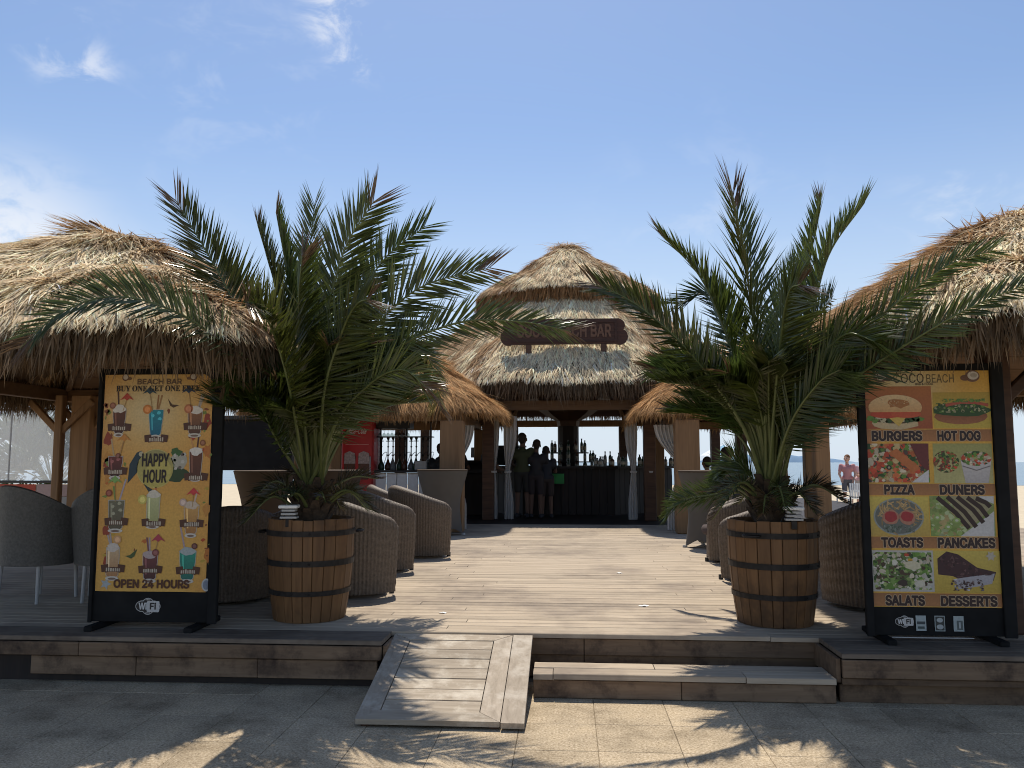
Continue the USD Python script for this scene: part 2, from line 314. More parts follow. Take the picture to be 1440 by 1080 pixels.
for yy in np.arange(RY, FY-.05, .128):
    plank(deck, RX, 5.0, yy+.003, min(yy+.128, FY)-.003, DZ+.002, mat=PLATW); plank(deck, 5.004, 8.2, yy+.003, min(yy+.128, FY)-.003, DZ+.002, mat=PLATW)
# fascia boards: each its own board
def board(x0, x1, y, z0, z1, th=.028, name='fascia_board', parent=deck, mat=FASC):
    j = rd.uniform(-.004, .004)
    obj(name, boxm((x0+.002, y-th+j, z0), (x1-.002, y+j, z1), .004), mat, parent)
for a, b in ((-8.2, -5.1), (-5.1, -3.35), (-3.35, LX-.0)):
    board(a, b, LY+.03, .295-.11, DZ-.035)
for a, b in ((-3.70, -2.95), (-2.95, -2.1), (-2.1, LX-.03)):
    board(a, b, LY+.045, .055, .178, .024)
for a, b in ((RX, 3.3), (3.3, 5.6), (5.6, 8.2)):
    board(a, b, RY+.03, .165, DZ-.035); board(a, b, RY+.04, .12, .160, .024)
    board(a, b, RY+.10, .0, .112, .024)
for a, b in ((LX, .1), (.1, RX)):
    board(a, b, FY+.05, .165, DZ-.034, .03); board(a, b, FY+.085, .01, .16, .03)
obj('fascia_board', boxm((RX-.028, RY+.03, .13), (RX, FY+.02, DZ-.033), .004), FASC, deck)
obj('fascia_board', boxm((LX, LY+.03, .06), (LX+.028, FY+.02, DZ-.033), .004), FASC, deck)
obj('subfloor', boxm((-8.1, LY+.075, .0), (LX-.03, FY+.085, DZ-.04)), BARW, deck)
obj('subfloor', boxm((RX+.03, RY+.13, .0), (8.1, FY+.085, DZ-.04)), BARW, deck)
# timber step right of the ramp
step = thing('timber_step', 'low weathered timber step of two planks in front of the deck, right of the ramp', 'step')
SX0, SX1, SF = -.235, RX-.035, 5.285
plank(step, SX0, .55, SF+.16, SF+.30, .157, .035, name='tread'); plank(step, .556, SX1, SF+.16, SF+.30, .157, .035, name='tread')
plank(step, SX0, -.11, SF, SF+.148, .153, .035, name='tread'); plank(step, -.105, 1.10, SF, SF+.148, .155, .035, name='tread'); plank(step, 1.106, SX1, SF, SF+.148, .153, .035, name='tread')
obj('riser_board', boxm((SX0, SF+.012, .004), (.7, SF+.04, .115), .004), FASC, step); obj('riser_board', boxm((.704, SF+.012, .004), (SX1, SF+.04, .115), .004), FASC, step)
obj('bearer', boxm((SX0, SF+.2, .004), (SX1, SF+.26, .116)), FASC, step)
# ramp
rx0, rx1, ry0, rz0, ry1, rz1 = -1.225, -.255, 4.655, .045, 5.72, .30
rlen = math.hypot(ry1-ry0, rz1-rz0); ra = math.atan2(rz1-rz0, ry1-ry0)
ramp = thing('wooden_ramp', 'short wooden ramp with mitred frame and cross slats leading up to the deck', 'ramp', (0, ry0, rz0), 0, rx=ra)
def poly_board(pts, z0, z1, name, mat, parent=ramp):
    p = sg.Polygon(pts).buffer(-.0018, join_style=2)
    t = trimesh.creation.extrude_polygon(p, z1-z0, engine='earcut'); t.apply_translation((0, 0, z0)); obj(name, (t.vertices, t.faces), mat, parent)
fw = .125
xi0, xi1 = rx0+fw, rx1-fw*1.02-.135
poly_board([(rx0, 0), (xi1+fw, 0), (xi1, fw*.8), (xi0, fw*.8)], -.03, .002, 'frame_board', RAMPW)
poly_board([(rx0, 0), (xi0, fw*.8), (xi0, rlen-.09), (rx0, rlen)], -.03, .0, 'frame_board', RAMPL)
poly_board([(rx0, rlen), (xi0, rlen-.09), (xi1, rlen-.09), (xi1+fw, rlen)], -.03, .002, 'frame_board', RAMPW)
poly_board([(xi1, fw*.8), (xi1+fw, 0), (xi1+fw, rlen), (xi1, rlen-.09)], -.03, .001, 'frame_board', RAMPL)
poly_board([(xi1+fw+.002, -.012), (rx1, -.012), (rx1, rlen), (xi1+fw+.002, rlen)], -.03, .004, 'side_board', RAMPL)
ns = 7; s0, s1 = fw*.8, rlen-.09
for k in range(ns):
    a = s0+(s1-s0)*k/ns; b = s0+(s1-s0)*(k+1)/ns
    poly_board([(xi0+.003, a+.003), (xi1-.003, a+.003), (xi1-.003, b-.003), (xi0+.003, b-.003)], -.028, -.003+rd.uniform(-.002, .002), 'slat', RAMPW)
for x in (rx0+.03, xi1+.06): obj('bearer', boxm((x, .02, -.075), (x+.05, rlen-.02, -.0305)), DARKW, ramp)

# ------------------------------------------------------------------ thatched roofs
def hip(hx, hy, p=7.0):
    return lambda th: (np.abs(np.cos(th)/hx)**p+np.abs(np.sin(th)/hy)**p)**(-1/p)
def octo(ap):
    def f(th):
        u = np.mod(th+PI/8, PI/4)-PI/8
        return ap/np.cos(u)*(1-.012*(np.abs(u)/(PI/8))**2*2)
    return f
def roof_surface(c, R, prof):
    """prof(t) -> (fraction of R, z)"""
    def S(th, t):
        fr, z = prof(t); r = R(th)*fr
        bump = .085*(meshkit.fbm(np.stack([c[0]+r*np.cos(th)*2.6, c[1]+r*np.sin(th)*2.6, np.full_like(r, 3.1)*1.0], -1), 3, 11)-.5)
        return np.stack([c[0]+r*np.cos(th), c[1]+r*np.sin(th), z+bump*2], -1)
    return S
def strands(p0, D, N, Lh, W, col, rs, sag=.0, spread=.22, roll=.9, lift=1.0):
    n = len(p0); side = np.cross(D, N); side /= np.linalg.norm(side, axis=1, keepdims=True)+1e-9
    j1, j2 = rs.normal(0, spread, (n, 1)), rs.normal(0, spread*.6, (n, 1))
    up1, up2 = rs.normal(.04, .05, (n, 1))*lift, rs.normal(.03, .09, (n, 1))*lift
    d1 = D+side*j1+N*up1; d2 = d1+side*j2+N*(up2-.04*lift); d2[:, 2] -= sag
    p1 = p0+d1*Lh[:, None]*.5; p2 = p1+d2*Lh[:, None]*.5
    a = rs.uniform(-roll, roll, (n, 1)); w = (side*np.cos(a)+N*np.sin(a))*W[:, None]
    V = np.stack([p0-w*.5, p0+w*.5, p1-w*.45, p1+w*.45, p2], 1).reshape(-1, 3)
    b = np.arange(n)[:, None]*5
    F = np.concatenate([b+[0, 1, 3], b+[0, 3, 2], b+[2, 3, 4]], 0)
    return V, F, np.repeat(col, 5, 0)
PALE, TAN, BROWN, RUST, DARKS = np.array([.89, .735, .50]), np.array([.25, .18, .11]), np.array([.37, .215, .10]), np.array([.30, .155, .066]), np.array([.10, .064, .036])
def straw_cols(n, w, rs, a=PALE, b=BROWN):
    """w: 1 = bleached by the weather, 0 = still brown"""
    w = np.clip(w+rs.normal(0, .13, n), 0, 1)[:, None]
    c = b*(1-w)+a*w
    c = c*np.exp(rs.normal(0, .24, (n, 1)))
    odd = rs.rand(n) < .06; c[odd] *= .45
    return np.clip(c, .01, .92)
def thatch(parent, c, R, prof, n, seed, bleach, Lr=(.3, .6), Wr=(.006, .013), t0=.02, t1=1.0, name='thatch', fringe=0, fringeL=(.22, .5), pal=(PALE, BROWN), fcol=None, under=True, thick=.22, ledge=0):
    rs = np.random.RandomState(seed); S = roof_surface(c, R, prof)
    if under:
        th = np.linspace(0, 2*PI, 97); t = np.linspace(t0, t1, 14)
        TH, TT = np.meshgrid(th, t, indexing='ij'); v, f = grid(S(TH, TT)); obj('roof_shell', (v-[0, 0, .03], f), UNDER, parent, smooth=True)
    # sample by area
    m = n*3; th = rs.uniform(0, 2*PI, m); t = t0+(t1-t0)*np.sqrt(rs.rand(m)) if prof(np.array([t0]))[0][0] < .2 else rs.uniform(t0, t1, m)
    w = R(th); keep = rs.rand(m) < (w**2/np.max(w**2)); th, t = th[keep][:n], t[keep][:n]; n = len(th)
    e = 1e-3; P = S(th, t); dt = S(th, t+e)-P; dth = S(th+e, t)-P
    D = dt/np.linalg.norm(dt, axis=1, keepdims=True); N = np.cross(dth, dt); N /= np.linalg.norm(N, axis=1, keepdims=True); N *= np.sign(N[:, 2:])+1e-9
    Lh = rs.uniform(*Lr, n); W = rs.uniform(*Wr, n)
    room = np.linalg.norm(S(th, np.full(n, t1))-P, axis=1)+rs.uniform(.03, .16, n); Lh = np.minimum(Lh, np.maximum(room, .1))
    # keep the end of each straw near the slope: the last ones droop over the eave
    over = np.clip((t-(t1-.1))/.1, 0, 1); D = D.copy(); D[:, 2] -= over*.45; D /= np.linalg.norm(D, axis=1, keepdims=True)
    clump = .45*(meshkit.fbm(P*4.5, 3, seed)-.5)*2
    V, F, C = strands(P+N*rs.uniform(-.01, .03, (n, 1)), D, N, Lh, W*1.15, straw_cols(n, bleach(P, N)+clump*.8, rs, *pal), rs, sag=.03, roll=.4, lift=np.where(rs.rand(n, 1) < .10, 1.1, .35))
    obj(name, (V, F), STRAW, parent, col=C, kind='stuff')
    if fringe:
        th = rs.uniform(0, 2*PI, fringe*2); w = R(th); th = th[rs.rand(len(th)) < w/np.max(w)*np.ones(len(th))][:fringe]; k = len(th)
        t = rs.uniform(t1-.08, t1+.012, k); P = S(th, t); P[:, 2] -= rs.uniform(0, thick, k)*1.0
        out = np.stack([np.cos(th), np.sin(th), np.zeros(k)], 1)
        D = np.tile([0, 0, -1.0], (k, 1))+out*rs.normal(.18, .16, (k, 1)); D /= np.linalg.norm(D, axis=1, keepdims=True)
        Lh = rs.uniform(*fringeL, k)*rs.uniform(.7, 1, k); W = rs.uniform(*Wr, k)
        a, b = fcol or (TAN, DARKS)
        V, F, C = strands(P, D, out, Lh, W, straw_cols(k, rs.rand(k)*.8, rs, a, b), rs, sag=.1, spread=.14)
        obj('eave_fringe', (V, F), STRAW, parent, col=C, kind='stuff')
    return S
def prof_hip(zA, zE, k=1.2, droop=.0):
    def f(t):
        t = np.asarray(t, float); tt = np.sqrt(t*t+.004)-math.sqrt(.004)*(1-t)
        return tt, zA-(zA-zE)*np.clip(t, 0, 2)**k
    return f
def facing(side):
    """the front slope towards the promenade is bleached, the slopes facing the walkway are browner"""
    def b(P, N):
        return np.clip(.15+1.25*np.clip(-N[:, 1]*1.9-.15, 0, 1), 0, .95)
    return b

def pavilion(cx, cy, hx, hy, zA, zE, seed, label, post_spots, mirror):
    t = thing('thatched_pavilion', label, 'pavilion')
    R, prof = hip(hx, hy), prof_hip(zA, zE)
    S = thatch(t, (cx, cy), R, prof, 64000, seed, facing(1), (.26, .55), (.007, .015), fringe=26000, fringeL=(.16, .36), thick=.15)
    # second, shaggy course of thatch two thirds up, and the twisted cap
    rs = np.random.RandomState(seed+1)
    for (ta, tb, nn) in ((.30, .36, 4500), (.62, .68, 6000)):
        th = rs.uniform(0, 2*PI, nn); tt = rs.uniform(ta, tb, nn); P = S(th, tt); e = 1e-3
        D = S(th, tt+e)-P; D /= np.linalg.norm(D, axis=1, keepdims=True); N = np.cross(S(th+e, tt)-P, D); N /= np.linalg.norm(N, axis=1, keepdims=True)+1e-9; N *= np.sign(N[:, 2:])
        V, F, C = strands(P+N*rs.uniform(.03, .07, (nn, 1)), D, N, rs.uniform(.25, .5, nn), rs.uniform(.006, .014, nn), straw_cols(nn, facing(1)(P, N)*.85, rs), rs, sag=.05, spread=.3)
        obj('thatch_course', (V, F), STRAW, t, col=C, kind='stuff')
    nn = 1000; th = rs.uniform(0, 2*PI, nn); tt = np.abs(rs.normal(0, .10, nn))+.01; P = S(th, tt)+[0, 0, .0]
    ang = rs.uniform(0, 2*PI, nn); D = np.stack([np.cos(ang), np.sin(ang)*.6, rs.normal(-.58, .06, nn)], 1); N = np.tile([0, 0, 1.0], (nn, 1))
    V, F, C = strands(P, D, N, rs.uniform(.15, .32, nn), rs.uniform(.006, .013, nn), straw_cols(nn, rs.rand(nn)*.5, rs), rs, sag=.25, spread=.3)
    obj('ridge_cap', (V, F), STRAW, t, col=C, kind='stuff')
    v, f = tubem([S(np.array([1.0]), np.array([.02]))[0]+[-.05*mirror, 0, .04], S(np.array([1.0]), np.array([.02]))[0]+[-.30*mirror, -.1, .16]], [.02, .014], 7); obj('ridge_stick', (v, f), DARKW, t)
    # timber frame
    zb = zE-.08; ix, iy = hx-.42, hy-.42
    for (ax, ay, bx_, by_) in ((-1, -1, 1, -1), (1, -1, 1, 1), (1, 1, -1, 1), (-1, 1, -1, -1)):
        m = MB(); beam(m, (cx+ax*ix, cy+ay*iy, zb), (cx+bx_*ix, cy+by_*iy, zb), .10, .16); obj('ring_beam', m.mesh(), BEAMW, t)
    for sx in (-1, 1):
        for sy in (-1, 1):
            m = MB(); beam(m, (cx+sx*ix*1.05, cy+sy*iy*1.05, zb+.02), (cx, cy, zA-.16), .07, .12); obj('hip_rafter', m.mesh(), BEAMW, t)
    for k in range(-2, 3):
        for s in (-1, 1):
            m = MB(); beam(m, (cx+k*ix/2.6, cy+s*iy*1.02, zb+.06), (cx+k*.06, cy+s*.1, zA-.17), .05, .09); obj('rafter', m.mesh(), BEAMW, t)
    for s in (-1, 1):                                                 # soffit boards under the front and back slopes
        for k in range(10):
            fr = .98-k*.09; fr2 = fr-.086
            z1, z2 = zb+.07+(zA-.1-zb)*(1-fr), zb+.07+(zA-.1-zb)*(1-fr2)
            q = np.array([(cx-ix*fr, cy+s*iy*fr, z1), (cx+ix*fr, cy+s*iy*fr, z1), (cx+ix*fr2, cy+s*iy*fr2, z2), (cx-ix*fr2, cy+s*iy*fr2, z2)])
            h = np.vstack([q, q+[0, 0, .014]]); obj('soffit_board', (h, np.array([[0, 1, 2, 3], [4, 7, 6, 5], [0, 4, 5, 1], [1, 5, 6, 2], [2, 6, 7, 3], [3, 7, 4, 0]])), BEAMW, t)
    for (px_, py_, w, mt) in post_spots:
        obj('post', boxm((px_-w/2, py_-w/2, DZ+.003), (px_+w/2, py_+w/2, zb-.02), .01), mt, t)
        for sgn in (-1, 1):
            m = MB(); beam(m, (px_, py_, zb-.5), (px_+sgn*.42, py_, zb-.09), .06, .08)
            if -6.9 < px_+sgn*.42 < 6.9: obj('knee_brace', m.mesh(), mt, t)
    return t
pavilion(-4.6, 7.82, 2.45, 2.78, 3.88, 2.45, 21, 'thatched pavilion roof on posts over the cocktail poster, left front', [(-6.2, 9.95, .26, POSTW), (-6.45, 9.8, .10, POSTW), (-2.85, 6.15, .16, DARKW), (-3.3, 9.9, .2, POSTW)], 1)
pavilion(4.40, 7.82, 2.45, 2.78, 3.90, 2.46, 22, 'thatched pavilion roof on posts over the food menu board, right front', [(3.06, 6.0, .17, DARKW), (2.5, 9.9, .2, POSTW), (6.3, 9.9, .24, POSTW)], -1)

def wing(cx, cy, hx, hy, zA, zE, seed, label, side):
    t = thing('thatched_side_shelter', label, 'shelter')
    R, prof = hip(hx, hy, 6.0), prof_hip(zA, zE, 1.35)
    b = lambda P, N: np.full(len(P), .22)
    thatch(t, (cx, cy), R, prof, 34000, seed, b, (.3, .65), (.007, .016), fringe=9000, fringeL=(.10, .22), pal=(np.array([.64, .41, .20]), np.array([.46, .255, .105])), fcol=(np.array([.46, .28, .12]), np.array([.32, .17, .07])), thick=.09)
    zb = zE-.10; xi = cx-side*(hx-.82)
    y0, y1 = cy-hy+.35, cy+hy-.35; xo = cx+side*(hx-.6)
    for (a, b_) in (((xi, y0), (xo, y0)), ((xo, y0), (xo, y1)), ((xo, y1), (xi, y1)), ((xi, y1), (xi, y0))):
        m = MB(); beam(m, (*a, zb), (*b_, zb), .12, .16); obj('ring_beam', m.mesh(), POSTW, t)
    for sx, sy in ((-1, -1), (-1, 1), (1, -1), (1, 1)):
        m = MB(); beam(m, (cx+sx*(hx-.7), cy+sy*(hy-.4), zb+.08), (cx, cy, zA-.25), .07, .12); obj('hip_rafter', m.mesh(), BEAMW, t)
    return t, zb
lw, zb = wing(-3.62, 16.0, 2.42, 2.35, 4.0, 2.40, 31, 'low brown thatched side shelter left of the walkway, before the bar', -1)
rw, _ = wing(3.62, 16.0, 2.42, 2.35, 4.0, 2.40, 32, 'low brown thatched side shelter right of the walkway, before the bar', 1)
def post(t, x, y, w, top, mt=POSTW, wy=None):
    obj('post', boxm((x-w/2, y-(wy or w)/2, DZ+.003), (x+w/2, y+(wy or w)/2, top), .012), mt, t)
for s, t in ((-1, lw), (1, rw)):
    post(t, s*2.0, 13.85, .40, zb-.082, POSTW, .3); post(t, s*4.25, 13.95, .24, zb-.082); post(t, s*1.98, 17.9, .22, zb-.082); post(t, s*5.2, 17.9, .22, zb-.082)

# ------------------------------------------------------------------ the beach bar
BC = (0.0, 20.8)
bar = thing('beach_bar', 'big round thatched beach bar with two tiered straw roof at the end of the walkway', 'bar hut')
def octv(r, k): a = -PI/2+PI/8+k*PI/4; return np.array([BC[0]+r*math.cos(a), BC[1]+r*math.sin(a)])
Rm = octo(1.0)
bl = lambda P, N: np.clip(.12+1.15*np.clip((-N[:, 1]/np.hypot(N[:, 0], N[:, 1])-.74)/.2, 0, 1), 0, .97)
def prof_low(t):
    t = np.asarray(t, float); return 1.75+(4.66-1.75)*t, 5.74-(5.74-3.15)*t**.95
def prof_cap(t):
    t = np.asarray(t, float); return 2.30*np.sqrt(t*t+.006), 7.18-(7.18-5.62)*t**1.12
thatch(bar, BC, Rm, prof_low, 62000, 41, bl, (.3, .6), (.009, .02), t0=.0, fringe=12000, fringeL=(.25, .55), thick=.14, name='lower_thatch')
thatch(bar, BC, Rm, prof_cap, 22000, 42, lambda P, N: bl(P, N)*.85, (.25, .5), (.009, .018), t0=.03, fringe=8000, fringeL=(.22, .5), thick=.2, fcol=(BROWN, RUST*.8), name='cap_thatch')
rs = np.random.RandomState(43); nn = 900; P = np.stack([rs.normal(0, .16, nn), BC[1]+rs.normal(0, .16, nn), 7.16-np.abs(rs.normal(0, .04, nn))], 1); ang = rs.uniform(0, 2*PI, nn)
V, F, C = strands(P, np.stack([np.cos(ang), np.sin(ang), rs.normal(-.3, .25, nn)], 1), np.tile([0, 0, 1.0], (nn, 1)), rs.uniform(.2, .5, nn), rs.uniform(.008, .016, nn), straw_cols(nn, rs.rand(nn)*.8, rs), rs, sag=.25)
obj('ridge_cap', (V, F), STRAW, bar, col=C, kind='stuff')
for k in range(8):
    a, b = octv(4.35, k), octv(4.35, k+1)
    m = MB(); beam(m, (*a, 2.68), (*b, 2.68), .14, .2); obj('ring_beam', m.mesh(), POSTW if k == 3 else BEAMW, bar)
    m = MB(); beam(m, (*octv(4.5, k), 2.82), (BC[0]+.3*math.cos(-PI/2+PI/8+k*PI/4), BC[1]+.3*math.sin(-PI/2+PI/8+k*PI/4), 6.3), .08, .14); obj('hip_rafter', m.mesh(), BEAMW, bar)
    obj('post', boxm((a[0]-.12, a[1]-.12, DZ+.003), (a[0]+.12, a[1]+.12, 2.576), .012), DARKW, bar)
    q0, q1, q2 = np.array([*octv(4.5, k), 2.90]), np.array([*octv(4.5, k+1), 2.90]), np.array([*BC, 6.3])
    for i in range(12):
        f0, f1 = i/12.5, (i+.96)/12.5
        q = np.array([q0+(q2-q0)*f0, q1+(q2-q1)*f0, q1+(q2-q1)*f1, q0+(q2-q0)*f1]); h = np.vstack([q, q+[0, 0, .015]])
        obj('ceiling_board', (h, np.array([[0, 1, 2, 3], [4, 7, 6, 5], [0, 4, 5, 1], [1, 5, 6, 2], [2, 6, 7, 3], [3, 7, 4, 0]])), DARKW, bar)
# hood and central column
v, f = lathe([(.0, 2.42), (.28, 2.42), (.30, 2.55), (.62, 2.72), (1.1, 3.1), (1.1, 3.2), (0, 3.2)], 8, (BC[0], BC[1], 0)); obj('column_hood', (v, f), DARKW, bar)
v, f = lathe([(.27, DZ), (.27, 2.415)], 12, (BC[0], BC[1], 0)); obj('column', (v, f), BARW, bar)
# sign on the roof
sy, sz0, sz1, sx0, sx1 = 16.95, 3.97, 4.53, -1.36, 1.20
sign = thing('bar_name_sign', 'dark carved wooden name board with scrolled log ends standing on the bar roof', 'sign')
pl = sg.box(sx0+.12, sz0+.02, sx1-.12, sz1)
for (x, s) in ((sx0+.13, -1), (sx1-.13, 1)):
    pl = unary_union([pl, sg.Point(x, sz1-.15).buffer(.14), sg.Point(x+s*.03, sz0+.17).buffer(.17)])
def wallpoly(p, y0, y1):
    """a shape drawn in x and z, given thickness from y0 to y1"""
    out = []
    for g in getattr(p, 'geoms', [p]):
        if g.area < 1e-7: continue
        t = trimesh.creation.extrude_polygon(g, abs(y1-y0), engine='earcut'); v = t.vertices
        out.append((np.stack([v[:, 0], max(y0, y1)-v[:, 2], v[:, 1]], 1), t.faces))
    m = MB()
    for v, f in out: m.add(v, f)
    return m.mesh()
SIGNW = mat_wood('carved_sign_wood', (.035, .014, .009), (.075, .032, .019), (2, 20, 20), .55, .3, .5)
obj('board', wallpoly(pl, sy-.05, sy+.05), SIGNW, sign)
obj('raised_border', wallpoly(sg.box(sx0+.16, sz0+.06, sx1-.16, sz1-.04).difference(sg.box(sx0+.21, sz0+.11, sx1-.21, sz1-.09)), sy-.07, sy-.0505), SIGNW, sign)
FONT = {}
def text2d(s, h, font='Inter', bold=True, sx=1.0, w=None):
    """lettering as a flat shape starting at the origin, capitals h tall, optionally fitted to width w"""
    from PIL import Image, ImageDraw, ImageFont
    fp = glob.glob(f'/opt/blender-*/*/datafiles/fonts/{font}*')
    if not fp: fp = glob.glob('/opt/blender-*/*/datafiles/fonts/Inter.woff2')
    ft = ImageFont.truetype(fp[0], 110)
    sw = (3 if bold is True else int(bold))
    x0, y0, x1, y1 = ft.getbbox(s, anchor='ls', stroke_width=sw); cx0, cy0, cx1, cy1 = ft.getbbox('H', anchor='ls')
    im = Image.new('L', (x1-x0+8, y1-y0+8)); ImageDraw.Draw(im).text((4-x0, 4-y0), s, 255, ft, anchor='ls', stroke_width=sw)
    on = np.pad(np.asarray(im) > 127, ((0, 0), (1, 1))).astype(np.int8); d = np.diff(on, axis=1)
    rows, st = np.nonzero(d == 1); en = np.nonzero(d == -1)[1]
    shp = shapely.union_all(shapely.box(st, -rows-1, en, -rows)).buffer(.6).buffer(-.6).simplify(.8)
    k = h/(cy1-cy0); shp = sa.affine_transform(shp, [k*sx, 0, 0, k, -4*k*sx, (4-y0)*k])
    if w:
        bx0, _, bx1, _ = shp.bounds; shp = sa.affine_transform(shp, [w/(bx1-bx0), 0, 0, 1, -bx0*w/(bx1-bx0), 0])
    return shp
def serif(s):
    o = ''
    for ch in s:
        o += chr(0x1D400+ord(ch)-65) if 'A' <= ch <= 'Z' else ch
    return o
tx = text2d('COCO BEACH BAR', .25, bold=4, w=sx1-sx0-.56)
obj('carved_lettering', wallpoly(sa.translate(tx, sx0+.28, sz0+.175), sy-.068, sy-.0505), mat_wood('carved_letter_wood', (.10, .052, .032), (.17, .09, .055), (2, 20, 20), .6, .1, .3), sign)
for x in (-.83, .76):
    obj('leg', boxm((x-.06, sy-.045, 3.2), (x+.06, sy+.045, sz0+.02), .008), DARKW, sign)

# counter, shelves and goods of the bar
cnt = thing('bar_counter', 'dark round wooden counter under the big straw roof', 'counter')
cv = [octv(2.75, k) for k in range(8)]
for k in range(8):
    a, b = octv(2.70, k), octv(2.70, k+1); d = (b-a)/np.linalg.norm(b-a); nn_ = int(np.linalg.norm(b-a)/.16); nrm = np.array([d[1], -d[0]])
    for i in range(nn_):
        p = a+(b-a)*(i+.03)/nn_; q = a+(b-a)*(i+.97)/nn_
        m = MB(); pts = np.array([[*p, DZ+.01], [*q, DZ+.01], [*(q-nrm*.03), DZ+.01], [*(p-nrm*.03), DZ+.01]]); h = np.vstack([pts, pts+[0, 0, 1.03]])
        obj('front_panel', (h, np.array([[0, 3, 2, 1], [4, 5, 6, 7], [0, 1, 5, 4], [1, 2, 6, 5], [2, 3, 7, 6], [3, 0, 4, 7]])), BARW, cnt)
op = sg.Polygon([octv(2.88, k) for k in range(8)]).difference(sg.Polygon([octv(2.2, k) for k in range(8)]))
t_ = trimesh.creation.extrude_polygon(op, .05, engine='earcut'); t_.apply_translation((0, 0, DZ+1.045)); obj('countertop', (t_.vertices, t_.faces), BARW, cnt)
CT = DZ+1.095
def bottle_prof(kind, h):
    r = {'wine': .037, 'spirit': .042, 'squat': .05}[kind]
    sh = {'wine': .62, 'spirit': .68, 'squat': .6}[kind]
    return [(0, 0), (r*.92, 0), (r, .01), (r, h*sh), (r*.75, h*(sh+.08)), (.014, h*(sh+.16)), (.013, h*.97), (.016, h*.975), (.016, h), (0, h)]
BOT = [mat_plain('green_bottle_glass', (.012, .03, .014), .12, .1, 8), mat_plain('amber_bottle_glass', (.06, .022, .008), .12, .1, 8), mat_plain('clear_bottle_glass', (.12, .13, .13), .12, .1, 8)]
LABELM = mat_plain('paper_bottle_label', (.4, .36, .28), .7, .3, 40)
def bottle(x, y, z, h, kind, mi, label, group):
    look = f"{('green', 'amber', 'clear')[mi]} {dict(wine='slender', spirit='tall', squat='broad')[kind]} bottle"
    if group == 'CNT': label = f"{look} in the row on the right half of the bar counter"; group = f"{look}s on the counter"
    else: label = f"{look} on the {label} tier of the round shelf around the bar column"; group = f"{look}s on that tier"
    b = thing('bottle', label, 'bottle', (x, y, z), 0, group); pr = bottle_prof(kind, h)
    v, f = lathe(pr, 10); obj('glass_body', (v, f), BOT[mi], b, smooth=40)
    v, f = lathe([(pr[2][0]+.0015, h*.2), (pr[2][0]+.0015, h*.48)], 10); obj('paper_label', (v, f), LABELM, b)
    v, f = lathe([(0, h*.94), (.0185, h*.94), (.0185, h*1.01), (0, h*1.01)], 8); obj('cap', (v, f), BLACKP, b)
rb = random.Random(9)
for i, px in enumerate(np.linspace(838, 948, 19)):
    y = 18.05+rb.uniform(-.12, .12)+max(0, (px-912)/36)*.9; p = at(px+rb.uniform(-2, 2), 645, y)
    bottle(p[0], y, CT, rb.choice((.22, .26, .3, .33)), rb.choice(('wine', 'spirit', 'squat')), rb.randrange(3), None, 'CNT')
tower = thing('bottle_shelf', 'round stepped bottle shelf built around the middle column of the bar', 'shelf')
for r, z in ((.95, 1.30), (.72, 1.52), (.52, 1.75)):
    v, f = lathe([(0, z-.03), (r, z-.03), (r, z), (.28, z)], 20, (BC[0], BC[1], 0)); obj('shelf_tier', (v, f), BARW, tower)
v, f = lathe([(.9, DZ+.01), (.9, 1.27)], 20, (BC[0], BC[1], 0)); obj('shelf_base', (v, f), BARW, tower)
for r, z, n_ in ((.88, 1.30, 13), (.64, 1.52, 9), (.43, 1.75, 7)):
    for i in range(n_):
        a = -PI+PI*(i+.5)/n_
        bottle(BC[0]+r*math.cos(a), BC[1]+r*math.sin(a), z, rb.choice((.27, .3, .34)), rb.choice(('wine', 'spirit', 'squat')), rb.randrange(3), ['lowest', 'middle', 'top'][[1.30, 1.52, 1.75].index(z)], 'SHELF')
# glass rack, coffee machine and till on the left half of the counter
def simple_box_thing(name, label, cat, parts, loc, rz=0):
    t = thing(name, label, cat, loc, rz)
    for nm, lo, hi, mt in parts: obj(nm, boxm(lo, hi, .01), mt, t)
    return t
simple_box_thing('coffee_machine', 'dark coffee machine on the left half of the bar counter', 'coffee machine',
    [('body', (-.42, -.2, .04), (.42, .22, .42), BLACKP), ('cup_rail', (-.44, -.22, .425), (.44, .24, .47), BLACKP), ('drip_tray', (-.4, -.3, .03), (.4, -.205, .08), IRON), ('brew_head', (-.25, -.29, .2), (-.1, -.203, .3), IRON), ('brew_head', (.1, -.29, .2), (.25, -.203, .3), IRON), ('foot', (-.38, -.15, 0), (-.3, .15, .038), IRON), ('foot', (.3, -.15, 0), (.38, .15, .038), IRON)], (-1.45, 18.35, CT), -.35)
simple_box_thing('till', 'black cash till with raised screen beside the coffee machine', 'till',
    [('drawer', (-.2, -.2, 0), (.2, .2, .1), BLACKP), ('stand', (-.03, -.03, .1), (.03, .03, .22), BLACKP), ('screen', (-.19, -.05, .2), (.19, -.02, .44), BLACKP), ('receipt_printer', (.22, -.1, 0), (.34, .1, .15), GREYP)], (-2.12, 18.9, CT), -.6)
ic = thing('ice_cream_cabinet', 'dark display cabinet with domed top standing left of the bar counter', 'cabinet', (-2.15, 17.55, DZ), -.2)
obj('body', boxm((-.42, -.3, .06), (.42, .3, .95), .02), BARW, ic)
P = np.array([[[x, .32*math.cos(a), .955+.28*math.sin(a)] for a in np.linspace(0, PI, 12)] for x in (-.42, .42)]); obj('dome', grid(P), BLACKP, ic)
for sx in (-.42, .42):
    pts = np.array([[sx, .32*math.cos(a), .955+.28*math.sin(a)] for a in np.linspace(0, PI, 12)]); obj('dome_end', (pts, np.array([[0, i, i+1] for i in range(1, 11)])), BLACKP, ic)
obj('plinth', boxm((-.38, -.26, 0), (.38, .26, .055)), IRON, ic)
